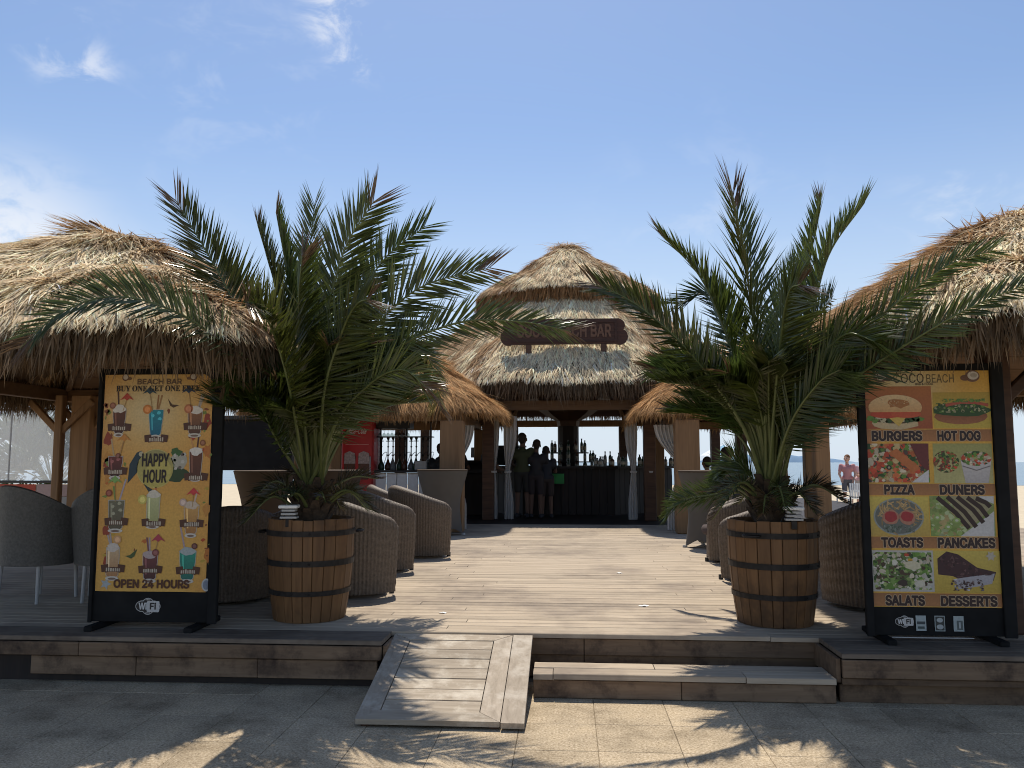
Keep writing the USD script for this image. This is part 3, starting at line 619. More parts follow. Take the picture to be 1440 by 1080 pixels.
gm = thing('green_menu_board', 'small bright green menu board on the front of the dark bar counter', 'menu board', (-.31, 18.12, 1.02))
obj('sheet', boxm((-.21, -.012, 0), (.21, .012, .22), .003), mat_plain('green_board_paint', (.03, .26, .06), .6, .1, 8), gm); obj('frame_rail', boxm((-.23, -.016, .222), (.23, .016, .245), .003), BARW, gm); obj('frame_rail', boxm((-.23, -.016, -.024), (.23, .016, -.002), .003), BARW, gm)

# curtains
def curtain(x0, x1, y, z0, z1, tie, label, tw=.10, n=40, tie_x=None):
    """a curtain gathered at tie height"""
    t = thing('curtain', label, 'curtain'); zs = np.linspace(z1, z0, 26); us = np.linspace(0, 1, n*2)
    cxm = (x0+x1)/2 if tie_x is None else tie_x; P = np.zeros((len(us), 26, 3))
    for j, z in enumerate(zs):
        k = math.exp(-((z-tie)/.42)**2) if z > tie else 1-.5*min(1, (tie-z)/.6)
        w0, w1 = x0+(cxm-tw/2-x0)*k, x1+(cxm+tw/2-x1)*k
        P[:, j, 0] = w0+(w1-w0)*us; P[:, j, 1] = y+.035*np.sin(us*n*.9+.3*j*.1)*(1-.4*k); P[:, j, 2] = z
    v, f = grid(P); obj('cloth', (v, f), CURT, t, smooth=True)
    v, f = lathe([(tw/2+.02, tie-.02), (tw/2+.025, tie+.02)], 12, (cxm, y, 0)); obj('tie_band', (v, f), CURT, t)
for (px0, px1, py, ptie, lab) in ((640, 668, 14.25, 642, 'white curtain tied to the square post of the left shelter'), (918, 950, 14.25, 958, 'white curtain tied to the square post of the right shelter'),):
    a, b, c_ = at(px0, 600, py)[0], at(px1, 600, py)[0], at(ptie, 600, py)[0]; curtain(a, b, py, DZ+.02, 2.15, 1.35, lab, tie_x=c_)
for (px0, px1, ptie, lab) in ((686, 702, 694, 'white curtain left of the left front post of the bar'), (708, 727, 714, 'white curtain right of the left front post of the bar'), (878, 896, 890, 'white curtain left of the right front post of the bar'), (906, 922, 914, 'white curtain right of the right front post of the bar')):
    a, b, c_ = at(px0, 600, 16.72)[0], at(px1, 600, 16.72)[0], at(ptie, 600, 16.72)[0]; curtain(a, b, 16.72, DZ+.02, 2.45, 1.3, lab, tie_x=c_, n=24)

# ------------------------------------------------------------------ wing furniture: shutter screen, fridge, shelves
sc = thing('black_slat_screen', 'black slatted roller screen hanging under the left shelter', 'screen')
xa, xb = at(306, 600, 13.55)[0], at(412, 600, 13.55)[0]
for i in range(15):
    z = 1.36+i*.058; obj('slat', boxm((xa, 13.54, z), (xb, 13.565+.004*(i % 2), z+.062), .003), BLACK, sc)
for x in (xa-.05, xb): obj('side_rail', boxm((x, 13.52, 1.30), (x+.05, 13.58, 2.26), .005), BLACKP, sc)
obj('roller_box', boxm((xa-.05, 13.5, 2.235), (xb+.05, 13.6, 2.30), .008), BLACKP, sc)
fr = thing('drinks_fridge', 'tall red drinks fridge with white script lettering under the left shelter', 'fridge')
fx0, fx1, fy = at(481, 600, 14.6)[0], at(526, 600, 14.6)[0], 14.6
RED = mat_plain('red_fridge_enamel', (.42, .018, .02), .4, .08, 5)
obj('cabinet', boxm((fx0, fy, DZ+.07), (fx1, fy+.6, 2.28), .015), RED, fr); obj('plinth', boxm((fx0+.02, fy+.03, DZ+.004), (fx1-.02, fy+.57, DZ+.068)), BLACKP, fr)
obj('door', boxm((fx0+.02, fy-.03, DZ+.1), (fx1-.02, fy-.002, 2.25), .008), RED, fr)
fw_ = fx1-fx0
tx = text2d('Coca-Cola', .10, 'Inter', 1, w=fw_*.62); tx = sa.skew(tx, 14, 0); obj('script_lettering', wallpoly(sa.translate(tx, fx0+fw_*.16, 2.02), fy-.036, fy-.0325), WHITE, fr)
obj('slogan_line', wallpoly(sg.box(fx0+fw_*.14, 1.815, fx1-fw_*.14, 1.83), fy-.036, fy-.0325), mat_plain('faded_red_print', (.55, .2, .18), .5, .1, 9), fr)
BROWNG = mat_plain('printed_cola_brown', (.10, .035, .02), .4, .3, 30)
for k in (0, 1):
    gx = fx0+fw_*(.10+.44*k); g2 = sg.Polygon([(gx+.02, 1.18), (gx+.19, 1.18), (gx+.22, 1.62), (gx-.01, 1.62)])
    obj('printed_glass', wallpoly(g2, fy-.036, fy-.0325), BROWNG, fr)
    obj('printed_ice', wallpoly(sg.Polygon([(gx+.0, 1.47), (gx+.21, 1.47), (gx+.2, 1.66), (gx+.1, 1.70), (gx+.01, 1.66)]), fy-.0395, fy-.0365), mat_plain(f'printed_ice_grey_{"ab"[k]}', (.35, .27, .24), .5, .5, 25), fr)
obj('handle', boxm((fx1-.06, fy-.06, 1.2), (fx1-.04, fy-.032, 1.6), .004), GREYP, fr)
# shisha counter with overhead shelf
sx_0, sx_1, syy = at(529, 600, 14.7)[0], at(604, 600, 14.7)[0], 14.7
sh = thing('shisha_counter', 'white panelled service counter with black overhead shelf beside the red fridge', 'counter')
for i in range(5):
    a = sx_0+(sx_1-sx_0)*i/5; b = sx_0+(sx_1-sx_0)*(i+1)/5; obj('front_panel', boxm((a+.006, syy, DZ+.02), (b-.006, syy+.03, 1.30), .004), WHITE, sh)
obj('worktop', boxm((sx_0-.03, syy-.06, 1.305), (sx_1+.03, syy+.5, 1.35), .008), BLACKP, sh)
for x in (sx_0, sx_0+(sx_1-sx_0)*.5, sx_1-.04): obj('upright', boxm((x, syy+.3, 1.352), (x+.03, syy+.33, 2.25), .003), BLACKP, sh)
obj('upper_shelf', boxm((sx_0-.02, syy+.12, 1.96), (sx_1+.02, syy+.42, 1.98), .003), BLACKP, sh)
obj('top_shelf', boxm((sx_0-.06, syy+.05, 2.12), (sx_0+(sx_1-sx_0)*.62, syy+.45, 2.28), .006), BLACKP, sh)
obj('bin', boxm((sx_0+.72*(sx_1-sx_0), syy+.05, 1.352), (sx_1-.05, syy+.3, 1.52), .01), GREYP, sh)
for i in range(9):
    x = sx_0+.06+(sx_1-sx_0-.12)*i/8; y = syy+.2+.07*(i % 2)
    s_ = thing('shisha_pipe', 'shisha pipe in the row on the service counter', 'shisha pipe', (x, y, 1.352), 0, 'shisha pipes on the service counter')
    v, f = lathe([(0, 0), (.05, 0), (.062, .03), (.058, .09), (.03, .15), (.016, .2), (.016, .21)], 10); obj('base_bowl', (v, f), BOT[i % 3], s_, smooth=50)
    v, f = lathe([(.012, .21), (.012, .26), (.03, .275), (.012, .29), (.01, .42), (.022, .435), (.01, .45), (.01, .53), (.045, .535), (.045, .545), (.01, .55), (.025, .58), (.03, .61), (0, .615)], 10); obj('stem', (v, f), IRON, s_, smooth=50)
    an = np.linspace(0, 1, 12); obj('hose', tubem(np.stack([.015+.09*np.sin(an*PI), -.02*an, .28-.28*an**2+.1*np.sin(an*PI)], 1), .006, 6), BLACKP, s_)
for i in range(8):
    x = sx_0+(sx_1-sx_0)*.6*i/8+.03
    g_ = thing('hanging_glass', 'stemmed glass hanging upside down below the black overhead shelf', 'glass', (x, syy+.2, 2.118), 0, 'glasses hanging under the shelf')
    v, f = lathe([(0, 0), (.033, -.002), (.004, -.008), (.004, -.07), (.03, -.09), (.038, -.13), (.033, -.155)], 10); obj('bowl_and_stem', (v, f), GLASS, g_, smooth=50)

# ------------------------------------------------------------------ poster stands
class Print:
    def __init__(s, name): s.m, s.name = MB(), name
    def add(s, poly, col, lay, grad=None):
        for g in getattr(poly, 'geoms', [poly]):
            if g.geom_type != 'Polygon' or g.area < 1e-8: continue
            v, f = trimesh.creation.triangulate_polygon(g, engine='earcut')
            v = np.asarray(v); n_ = len(v)
            vv = np.stack([v[:, 0], np.full(n_, -.0009*lay), v[:, 1]], 1)
            c = np.broadcast_to(np.asarray(col, float), (n_, 3)).copy()
            if grad is not None:
                t = np.clip((v[:, 1]-g.bounds[1])/(g.bounds[3]-g.bounds[1]+1e-9), 0, 1)[:, None]; c = c*t+np.asarray(grad, float)*(1-t)
            s.m.add(vv, np.asarray(f)[:, ::-1], c)
        return s
    def put(s, parent):
        if s.m.n: obj(s.name, s.m.mesh(), PRINT, parent, col=s.m.col())
def blob(x, y, rx, ry, seed, rough=.25, n=14):
    r = random.Random(seed); return sg.Polygon([(x+rx*math.cos(a)*(1+r.uniform(-rough, rough)), y+ry*math.sin(a)*(1+r.uniform(-rough, rough))) for a in np.linspace(0, 2*PI, n, endpoint=False)]).buffer(0)
def ell(x, y, rx, ry=None): return sa.scale(sg.Point(x, y).buffer(1.0, 12), rx, ry or rx, origin=(0, 0)) if False else sa.translate(sa.scale(sg.Point(0, 0).buffer(1.0, 8), rx, ry or rx), x, y)
def line(pts, w): return sg.LineString(pts).buffer(w/2, cap_style=2)
def bgsheet(name, W, H, colf, parent, poly=None, nx=26, nz=52, lay=1):
    xs = np.linspace(0, W, nx); zs = np.linspace(0, H, nz)
    P = np.stack(np.meshgrid(xs, [0], zs, indexing='ij'), -1)[:, 0]
    if poly is not None:                                               # corner cut: pull the grid inside
        cut = .055
        for (cx_, sg_) in ((W, 1),):
            d = (P[..., 0]-(W-cut))+(P[..., 2]-(H-cut))-cut
            k = np.clip(d, 0, None)[..., None]; P = P-k*np.array([.5, 0, .5])
    P = P.copy(); P[..., 1] = -.0009*lay
    v, f = grid(P); u, w = v[:, 0]/W, v[:, 2]/H
    return obj(name, (v, f[:, ::-1]), PRINT, parent, col=colf(u, w))
# ---- left: cocktail poster
PX0, PZ0, PWI, PHE, SY = -3.43, .57, .825, 1.575, 5.72
ls = thing('cocktail_poster_stand', 'black board with yellow cocktail poster at the left front of the deck', 'poster stand', (PX0, SY, DZ))
pz = PZ0-DZ
obj('board', boxm((-.035, .0, .045), (PWI+.085, .03, PHE+pz+.045), .004), BLACK, ls)
for x0, x1 in ((-.04, -.012), (PWI+.022, PWI+.09)): obj('frame_rail', boxm((x0, -.02, .04), (x1, -.001, PHE+pz+.05), .004), BLACK, ls)
for x in (.05, PWI-.05):
    obj('foot', boxm((x-.03, -.16, .002), (x+.03, .32, .04), .006), BLACK, ls)
    m = MB(); beam(m, (x, .035, 1.0), (x, .29, .03), .03, .02); obj('rear_strut', m.mesh(), BLACK, ls)
def left_cols(u, w):
    n1 = meshkit.fbm(np.stack([u*3, w*6, u*0], 1), 3, 4)[:, None]; edge = np.clip(np.abs(u-.5)*2.2-.45, 0, 1)[:, None]
    top = np.exp(-(((u-.42)/.35)**2+((w-.86)/.16)**2))[:, None]
    y = np.array([.70, .40, .085]); o = np.array([.60, .24, .05]); p = np.array([.70, .62, .38])
    c = y*(1-.75*edge*n1*1.5)+o*(.75*edge*n1*1.5); mid = np.exp(-((w-.55)/.14)**2)[:, None]*.35; c = c*(1-mid)+o*mid
    return np.clip(c*(1-.7*top)+p*.7*top, 0, 1)
sheet_l = None
ps = UsdGeom.Xform.Define(stage, ls.GetPath().pathString+'/poster').GetPrim(); UsdGeom.Xform(ps).AddTransformOp().Set(mtx((0, -.002, pz)))
bgsheet('printed_sheet', PWI, PHE, left_cols, ps, poly=True)
K = PWI/153.0
def LP(px, py):                                                         # poster layout as measured on the photograph: spacing only
    v = (py-527)/305.0; return ((px-147+11*v)*K, PHE*(1-v))
SC = PHE/305.0
def ribbon(pr, x, y, w, lay=6):
    for s in (-1, 1): pr.add(sa.rotate(sg.box(x+s*w*.36-w*.16, y-.022, x+s*w*.36+w*.16, y+.03), -8*s), (.085, .03, .015), lay)
    pts = [(x-w*.36, y-.012), (x-w*.15, y-.004), (x+w*.15, y-.004), (x+w*.36, y-.012)]
    pr.add(line(pts, .034), (.10, .04, .02), lay+1)
    r = random.Random(int(x*1000+y*777)); xx = x-w*.30
    while xx < x+w*.28:
        ww = r.uniform(.006, .012); pr.add(sg.box(xx, y-.018, xx+ww, y+.008+r.uniform(-.004, .004)), (.55, .48, .38), lay+2); xx += ww+.006
def cocktail(px, py0, py1, w0, w1, liq, liq2, foam=None, straws=((.1, .25, (.35, .03, .02)),), fruit=None, rib=None, foot=True, umb=None, ice=0):
    pr = Print('printed_cocktail'); x, zt = LP(px, py0); _, zb_ = LP(px, py1); h = zt-zb_; a, b = w0*K, w1*K
    for dx, ln, c in straws: pr.add(line([(x+dx*a*.3, zt-.02), (x+dx*a*1.2, zt+ln*h)], .012), c, 3)
    g = sg.Polygon([(x-a, zt), (x+a, zt), (x+a*.96, zt-h*.3), (x+b, zb_+.01), (x+b*.7, zb_), (x-b*.7, zb_), (x-b, zb_+.01), (x-a*.96, zt-h*.3)])
    pr.add(g.buffer(.004), (.55, .52, .46), 4); pr.add(g, liq, 5, liq2)
    pr.add(sg.Polygon([(x-a*.75, zt-h*.1), (x-a*.5, zt-h*.1), (x-b*.5, zb_+h*.2), (x-b*.75, zb_+h*.2)]), np.clip(np.array(liq)*1.7+.04, 0, 1), 5.5)
    for k in range(ice): pr.add(blob(x+random.Random(k).uniform(-.6, .6)*a, zt-h*.12*k-.02, .014, .012, k), np.clip(np.array(liq)*2.2+.06, 0, 1), 5.6)
    if foam is not None: pr.add(blob(x, zt+.004, a*1.0, .03, int(px), .2), foam, 5.8)
    if foot: pr.add(ell(x, zb_-.012, b*1.15, .016), (.62, .58, .50), 5.7); pr.add(ell(x, zb_-.014, b*.7, .008), (.2, .13, .1), 5.8)
    if fruit is not None:
        fx, fz, fr_, fc = fruit; pr.add(ell(x+fx*a, zt+fz*a, fr_), fc, 6); pr.add(ell(x+fx*a, zt+fz*a, fr_*.62), np.clip(np.array(fc)*1.35+.05, 0, 1), 6.2)
    if umb is not None:
        ux, uz, c = umb; q = sg.Polygon([(x+ux*a-.055, zt+uz*a-.01), (x+ux*a, zt+uz*a+.045), (x+ux*a+.055, zt+uz*a-.01), (x+ux*a+.02, zt+uz*a+.004), (x+ux*a, zt+uz*a-.012), (x+ux*a-.02, zt+uz*a+.004)])
        pr.add(q, c, 6.4); pr.add(line([(x+ux*a, zt+uz*a), (x+ux*a*.5, zt-.01)], .005), (.4, .25, .1), 6)
    if rib: rx_, rz_ = LP(px, rib); ribbon(pr, rx_, rz_, .17)
    pr.put(ps)
FO = (.75, .70, .62); RD_, OR_ = (.50, .06, .03), (.62, .22, .04)
cocktail(168, 577, 611, 9, 6, (.14, .045, .02), (.06, .02, .012), FO, ((-.3, .75, (.08, .03, .02)),), (-1.1, .6, .024, (.28, .10, .05)), 603, umb=(1.1, 1.6, RD_))
cocktail(220, 578, 614, 10, 7, (.02, .26, .33), (.01, .13, .22), None, ((.2, .6, (.35, .16, .05)), (.6, .6, (.38, .2, .07))), (-1.25, .1, .034, OR_), 619, umb=(-1.0, 2.4, (.03, .07, .09)), ice=3)
cocktail(275, 579, 612, 10, 8, (.30, .13, .05), (.09, .035, .02), FO, ((.7, .7, (.5, .42, .34)), (.95, .66, (.5, .42, .34))), (-.95, .25, .034, (.5, .18, .07)), 602, umb=(-1.0, 2.6, (.02, .05, .10)))
cocktail(163, 644, 672, 10, 7, (.16, .035, .03), (.04, .012, .012), None, ((-.6, .9, (.5, .36, .2)), (.9, .8, (.6, .3, .08))), (.35, .1, .02, (.2, .06, .03)), 665, umb=(1.1, 2.3, (.6, .25, .05)), ice=2)
cocktail(276, 637, 674, 9, 7, (.14, .045, .02), (.08, .025, .015), FO, ((.3, .7, (.10, .03, .02)), (-.7, .5, (.6, .3, .1))), (1.0, 1.3, .022, (.25, .09, .03)), 673)
cocktail(165, 706, 746, 11, 9, (.16, .15, .09), (.10, .08, .05), None, ((-.4, .5, (.16, .3, .06)), (.9, .75, (.42, .36, .42))), (-1.0, .9, .026, (.25, .05, .02)), 736, umb=(-.3, 2.3, (.22, .40, .10)), ice=4)
cocktail(217, 698, 740, 9, 8, (.52, .52, .26), (.36, .36, .14), (.66, .6, .48), ((.3, .35, (.6, .2, .1)),), (-1.7, -.7, .034, (.62, .52, .12)), 737)
cocktail(270, 713, 752, 10, 7, (.60, .34, .10), (.36, .16, .05), (.6, .48, .36), ((.6, .55, (.6, .45, .36)),), (-1.2, .45, .028, (.55, .40, .32)), 738, umb=(.2, 1.6, (.6, .05, .05)))
cocktail(161, 772, 812, 9, 8, (.58, .42, .24), (.42, .20, .08), (.62, .54, .46), ((-.5, .5, (.42, .36, .34)), (-.8, .45, (.42, .36, .34))), (.6, 1.2, .03, (.60, .34, .16)), 801)
cocktail(213, 782, 815, 10, 8, (.16, .045, .045), (.06, .02, .02), (.48, .38, .36), ((-.5, .75, (.2, .08, .1)), (-.2, .75, (.45, .36, .36))), (.7, .35, .026, (.22, .06, .05)), 802, umb=(1.0, 2.0, (.45, .05, .08)))
cocktail(265, 777, 815, 11, 8, (.02, .28, .19), (.015, .14, .11), (.40, .44, .42), ((-.9, .95, (.42, .32, .34)),), (.8, .7, .022, (.12, .03, .02)), 803)
pr = Print('printed_happy_hour_badge'); cx_, cz_ = LP(219, 661)
pr.add(ell(cx_, cz_, .142), (.60, .50, .16), 3); pr.add(ell(cx_, cz_, .136), (.34, .30, .12), 4, (.50, .42, .10)); pr.add(ell(cx_+.03, cz_-.02, .095), (.52, .44, .12), 4.4)
for s_, z_, w_ in (('HAPPY', .02, .205), ('HOUR', -.098, .175)):
    pr.add(sa.translate(text2d(s_, .085, bold=5, w=w_), cx_-w_/2, cz_+z_), (.02, .012, .01), 7)
pr.put(ps)
pr = Print('printed_parrot'); x, z = LP(192, 655)
pr.add(sg.Polygon([(x-.06, z-.14), (x-.05, z), (x, z+.085), (x+.035, z+.10), (x+.05, z+.07), (x+.02, z+.03), (x+.01, z-.06)]), (.02, .045, .06), 3); pr.add(ell(x+.035, z+.075, .018), (.5, .45, .3), 3.4); pr.add(sg.Polygon([(x+.06, z-.14), (x+.11, z-.21), (x+.13, z-.30), (x+.155, z-.31), (x+.14, z-.19)]), (.03, .05, .05), 3); pr.put(ps)
pr = Print('printed_coconut_drink'); x, z = LP(251, 652)
pr.add(blob(x, z, .065, .07, 5, .15), (.42, .40, .32), 3); pr.add(blob(x, z-.085, .10, .05, 9, .4), (.03, .06, .02), 3.2); pr.add(blob(x-.02, z+.07, .05, .03, 12, .4), (.05, .12, .03), 3.4)
for k in range(9): pr.add(blob(x+random.Random(k).uniform(-.05, .05), z+random.Random(k+50).uniform(-.05, .06), .013, .012, k), random.Random(k+9).choice(((.15, .12, .1), (.55, .52, .45), (.2, .22, .12))), 3.6)
pr.put(ps)
for (bx_, by_, s_) in ((244, 569, 1), (186, 781, -1)):
    pr = Print('printed_butterfly'); x, z = LP(bx_, by_); c = (.10, .05, .02) if s_ > 0 else (.06, .10, .03)
    pr.add(sg.Polygon([(x-.045*s_, z+.04), (x-.01, z-.005), (x+.045*s_, z-.012), (x, z-.03), (x-.025*s_, z-.015)]), c, 3); pr.put(ps)
pr = Print('printed_fruit_and_leaves'); r_ = random.Random(4)
for k in range(46):
    px = r_.choice((r_.uniform(147, 160), r_.uniform(285, 297), r_.uniform(150, 295))); py = r_.uniform(560, 815)
    if 180 < px < 262 and 590 < py < 700: continue
    x, z = LP(px, py); pr.add(blob(x, z, r_.uniform(.006, .02), r_.uniform(.006, .018), k, .5), r_.choice(((.55, .16, .03), (.45, .07, .02), (.25, .07, .02), (.5, .34, .05), (.2, .26, .05))), 2.2)
for k in range(10):
    s_ = r_.choice((0, 1)); x, z = LP(148 if s_ == 0 else 297, r_.uniform(590, 800)); pr.add(blob(x+(.02 if s_ == 0 else -.03), z, .03, .05, k+70, .4), r_.choice(((.30, .05, .02), (.5, .17, .03), (.55, .25, .05))), 2)
x, z = LP(147, 823); pr.add(sa.translate(sg.Polygon([((.045 if i % 2 == 0 else .02)*math.cos(i*PI/5), (.045 if i % 2 == 0 else .02)*math.sin(i*PI/5)) for i in range(10)]), x+.02, z+.005), (.40, .44, .44), 3)
x, z = LP(292, 822); pr.add(ell(x-.01, z, .035, .045), (.5, .52, .5), 3); pr.add(ell(x-.01, z, .025, .034), (.2, .24, .3), 3.2)
pr.put(ps)
def ltext(s, px0, px1, pyb, hpx, col, font='Inter', bold=3, lay=7):
    pr = Print('printed_lettering'); x0, z = LP(px0, pyb); x1, _ = LP(px1, pyb); pr.add(sa.translate(text2d(s, hpx*SC, font, bold, w=x1-x0), x0, z), col, lay); pr.put(ps)
ltext('BEACH BAR', 193, 256, 541, 7.5, (.16, .10, .06), bold=3)
ltext(serif('BUY')+' '+serif('ONE')+' '+serif('GET')+' '+serif('ONE')+' '+serif('FREE')+'.', 163, 284, 551, 8.2, (.03, .02, .02), 'NotoSansMath', 1)
ltext('OPEN 24 HOURS', 162, 267, 826.5, 10.5, (.09, .03, .015), bold=6)
for px in (176, 272):
    pr = Print('printed_coconut'); x, z = LP(px, 531); s_ = 1 if px < 200 else -1
    pr.add(ell(x, z, .026, .026), (.16, .08, .05), 3); pr.add(ell(x, z+.003, .019, .019), (.62, .55, .46), 3.3); pr.add(ell(x+.03*s_, z-.008, .02, .012), (.22, .12, .06), 3.1); pr.put(ps)
def wifi_logo(parent, x, z, w):
    pr = Print('wifi_badge'); h = w*.62
    o = unary_union([ell(x-w*.22, z, w*.27, h*.34), ell(x+w*.22, z, w*.27, h*.34), ell(x, z+h*.08, w*.25, h*.42), ell(x, z-h*.08, w*.25, h*.42)])
    pr.add(o, (.55, .55, .53), 5); pr.add(o.buffer(-w*.025), (.02, .02, .02), 6)
    pr.add(sg.box(x+.01*w, z-h*.26, x+w*.40, z+h*.24).buffer(w*.05), (.55, .55, .53), 7)
    pr.add(sa.translate(text2d('Wi', h*.36, bold=5, w=w*.32), x-w*.36, z-h*.17), (.6, .6, .58), 8); pr.add(sa.translate(text2d('Fi', h*.36, bold=5, w=w*.24), x+w*.08, z-h*.17), (.02, .02, .02), 8)
    pr.add(sa.translate(text2d('FREE', h*.09, bold=1, w=w*.17), x-w*.08, z+h*.35), (.6, .6, .58), 8); pr.add(sa.translate(text2d('ZONE', h*.09, bold=1, w=w*.17), x-w*.08, z-h*.43), (.6, .6, .58), 8)
    pr.put(parent)
wifi_logo(ls, LP(210, 852)[0], pz+LP(210, 852)[1], .19)

# ---- right: food board
QX0, QW, QH, QY = 2.035, .825, 1.585, 5.66
QZ0 = .537-DZ
rsn = thing('food_menu_stand', 'black board with food picture menu at the right front of the deck', 'menu stand', (QX0, QY, DZ))
obj('board', boxm((-.05, 0, .04), (QW+.06, .03, QH+QZ0+.05), .004), BLACK, rsn)
for x0, x1 in ((-.055, -.005), (QW+.004, QW+.085)): obj('frame_rail', boxm((x0, -.025, .035), (x1, -.001, QH+QZ0+.055), .005), BLACK, rsn)
for x in (.06, QW-.06):
    obj('foot', boxm((x-.03, -.14, .002), (x+.03, .34, .038), .006), BLACK, rsn); m = MB(); beam(m, (x, .035, 1.0), (x, .3, .03), .03, .02); obj('rear_strut', m.mesh(), BLACK, rsn)
obj('chrome_strip', boxm((.1, -.028, .03), (QW-.2, -.0255, .036)), GREYP, rsn)
qs = UsdGeom.Xform.Define(stage, rsn.GetPath().pathString+'/menu').GetPrim(); UsdGeom.Xform(qs).AddTransformOp().Set(mtx((0, -.002, QZ0)))
def right_cols(u, w):
    y = np.array([.68, .39, .06]); top = np.array([.68, .60, .36]); br = np.array([.30, .10, .04]); n1 = meshkit.fbm(np.stack([u*4, w*8, u*0], 1), 3, 8)[:, None]
    a = np.exp(-(((u-.33)/.30)**2+((w-.95)/.09)**2))[:, None]; c = y*(1-.85*a)+top*.85*a
    l = np.clip(1-u/.11, 0, 1)[:, None]*np.clip((w-.45)/.2, 0, 1)[:, None]; c = c*(1-l)+br*l
    return np.clip(c*(.85+.3*n1), 0, 1)
bgsheet('printed_sheet', QW, QH, right_cols, qs, nz=60)
def QP(px, py):
    v = (py-523)/332.0; return ((px-1217-11*v)*QW/177.0, QH*(1-v))
QK = QW/177.0
def rect(px0, py0, px1, py1):
    x0, z0 = QP(px0, py1); x1, z1 = QP(px1, py0); return sg.box(x0, z0, x1, z1)
def scatter(pr, clip, pts, cols, n_, seed, rr=(.006, .02), lay=4, asp=1.0):
    n_ = int(n_*2.2); rr = (rr[0]*.6, rr[1]*.72)
    r = random.Random(seed); x0, z0, x1, z1 = clip.bounds
    for k in range(n_):
        q = r.uniform(*rr); b = blob(r.uniform(x0, x1), r.uniform(z0, z1), q, q*asp*r.uniform(.5, 1.2), seed*100+k, .4, 9).intersection(clip)
        pr.add(b, np.array(r.choice(cols))*r.uniform(.7, 1.25), lay+.005*k)
BANDC, GRN, DGR, TOM, CRM = (.32, .145, .055), (.12, .24, .04), (.03, .08, .02), (.5, .07, .03), (.60, .52, .38)
# bands and words
pr = Print('printed_captions')
for i, (y0, y1, a, b) in enumerate(((607, 624, 'BURGERS', 'HOT DOG'), (684, 700, 'PIZZA', 'DUNERS'), (758, 774, 'TOASTS', 'PANCAKES'), (836, 854, 'SALATS', 'DESSERTS'))):
    pr.add(rect(1218+i*2, y0, 1396+i*3, y1), BANDC, 2, np.array(BANDC)*1.3)
    spans_ = (((1227, 1299), (1320, 1381)), ((1244, 1287), (1322, 1385)), ((1239, 1298), (1318, 1398)), ((1244, 1299), (1321, 1399)))[i]
    for s_, (p0, p1) in zip((a, b), spans_):
        x0, z = QP(p0, y1-3); x1, _ = QP(p1, y1-3); g = sa.translate(text2d(s_, 12.3*QH/332, bold=7, w=x1-x0), x0, z-.006)
        pr.add(g.buffer(.004), (.50, .36, .22), 3); pr.add(g, (.03, .015, .015), 4)
pr.put(qs)
pr = Print('printed_lettering'); x0, z = QP(1259, 540); x1, _ = QP(1302, 540)
pr.add(sa.translate(text2d('COCO', 13*QH/332, bold=0, w=x1-x0), x0, z), (.05, .035, .02), 4); pr.put(qs); pr = Print('printed_lettering'); x0, _ = QP(1306, 540); x1, _ = QP(1345, 540); pr.add(sa.translate(text2d('BEACH', 12*QH/332, bold=0, w=x1-x0), x0, z), (.13, .10, .04), 4); pr.put(qs); pr = Print('printed_lettering')
x0, z = QP(1290, 543.5); x1, _ = QP(1315, 543.5); pr.add(sa.translate(text2d('BAR & FOOD', 3.2*QH/332, bold=2, w=x1-x0), x0, z), (.05, .03, .02), 4); pr.put(qs)
for px, s_ in ((1240, 1), (1371, -1)):
    pr = Print('printed_coconut'); x, z = QP(px, 531); pr.add(ell(x, z, .048, .04), (.20, .11, .07), 3); pr.add(ell(x+.004, z+.004, .036, .028), (.66, .60, .52), 3.3); pr.add(ell(x+.008, z+.006, .022, .016), (.45, .40, .33), 3.5)
    pr.add(ell(x+s_*.05, z-.012, .03, .02), (.18, .09, .05), 3.1); pr.put(qs)
# burger
pr = Print('printed_burger'); x, z = QP(1261, 585)
pr.add(rect(1218, 545, 1312, 606), (.46, .17, .05), 2, (.34, .09, .035))
pr.add(blob(x, z-.062, .155, .045, 3, .08), (.55, .44, .26), 3); pr.add(blob(x, z-.028, .175, .035, 4, .12), (.09, .05, .02), 3.4)
for k in range(12): pr.add(blob(x-.165+.03*k, z-.035+random.Random(k).uniform(-.015, .012), .024, .016, k, .4), random.Random(k+3).choice((GRN, DGR, (.5, .46, .3))), 3.6)
pr.add(sg.Polygon([(x-.06, z-.01), (x+.08, z-.01), (x+.02, z-.085)]), (.62, .44, .10), 4); pr.add(ell(x-.06, z-.0, .105, .028), TOM, 4.2); pr.add(ell(x+.07, z+.0, .10, .026), (.55, .10, .04), 4.4)
pr.add(sa.translate(sa.scale(sg.Point(0, 0).buffer(1, 10).intersection(sg.box(-1, -.35, 1, 1)), .178, .088, origin=(0, 0)), x, z+.045), (.80, .60, .34), 5, (.62, .36, .15)); pr.add(blob(x+.02, z+.075, .09, .03, 8, .3), (.40, .17, .05), 5.5)
scatter(pr, sg.box(x-.09, z+.06, x+.12, z+.11), 0, ((.62, .5, .3),), 24, 2, (.003, .005), 5.8)
pr.put(qs)
pr = Print('printed_hot_dog'); x, z = QP(1354, 580); c = rect(1316, 554, 1395, 605); pr.add(c, (.46, .32, .05), 2, (.55, .42, .07))
pr.add(blob(x, z-.045, .18, .05, 1, .06).intersection(c), (.22, .07, .03), 3, (.34, .14, .06)); pr.add(blob(x, z+.005, .19, .05, 2, .12).intersection(c), DGR, 3.4)
scatter(pr, sg.box(x-.18, z-.015, x+.18, z+.05).intersection(c), 0, (DGR, GRN, (.35, .34, .2), (.06, .10, .03)), 60, 5, (.006, .016), 3.6); pr.add(line([(x-.1, z+.035), (x, z+.055), (x+.1, z+.052), (x+.18, z+.035)], .02), (.42, .09, .05), 5)
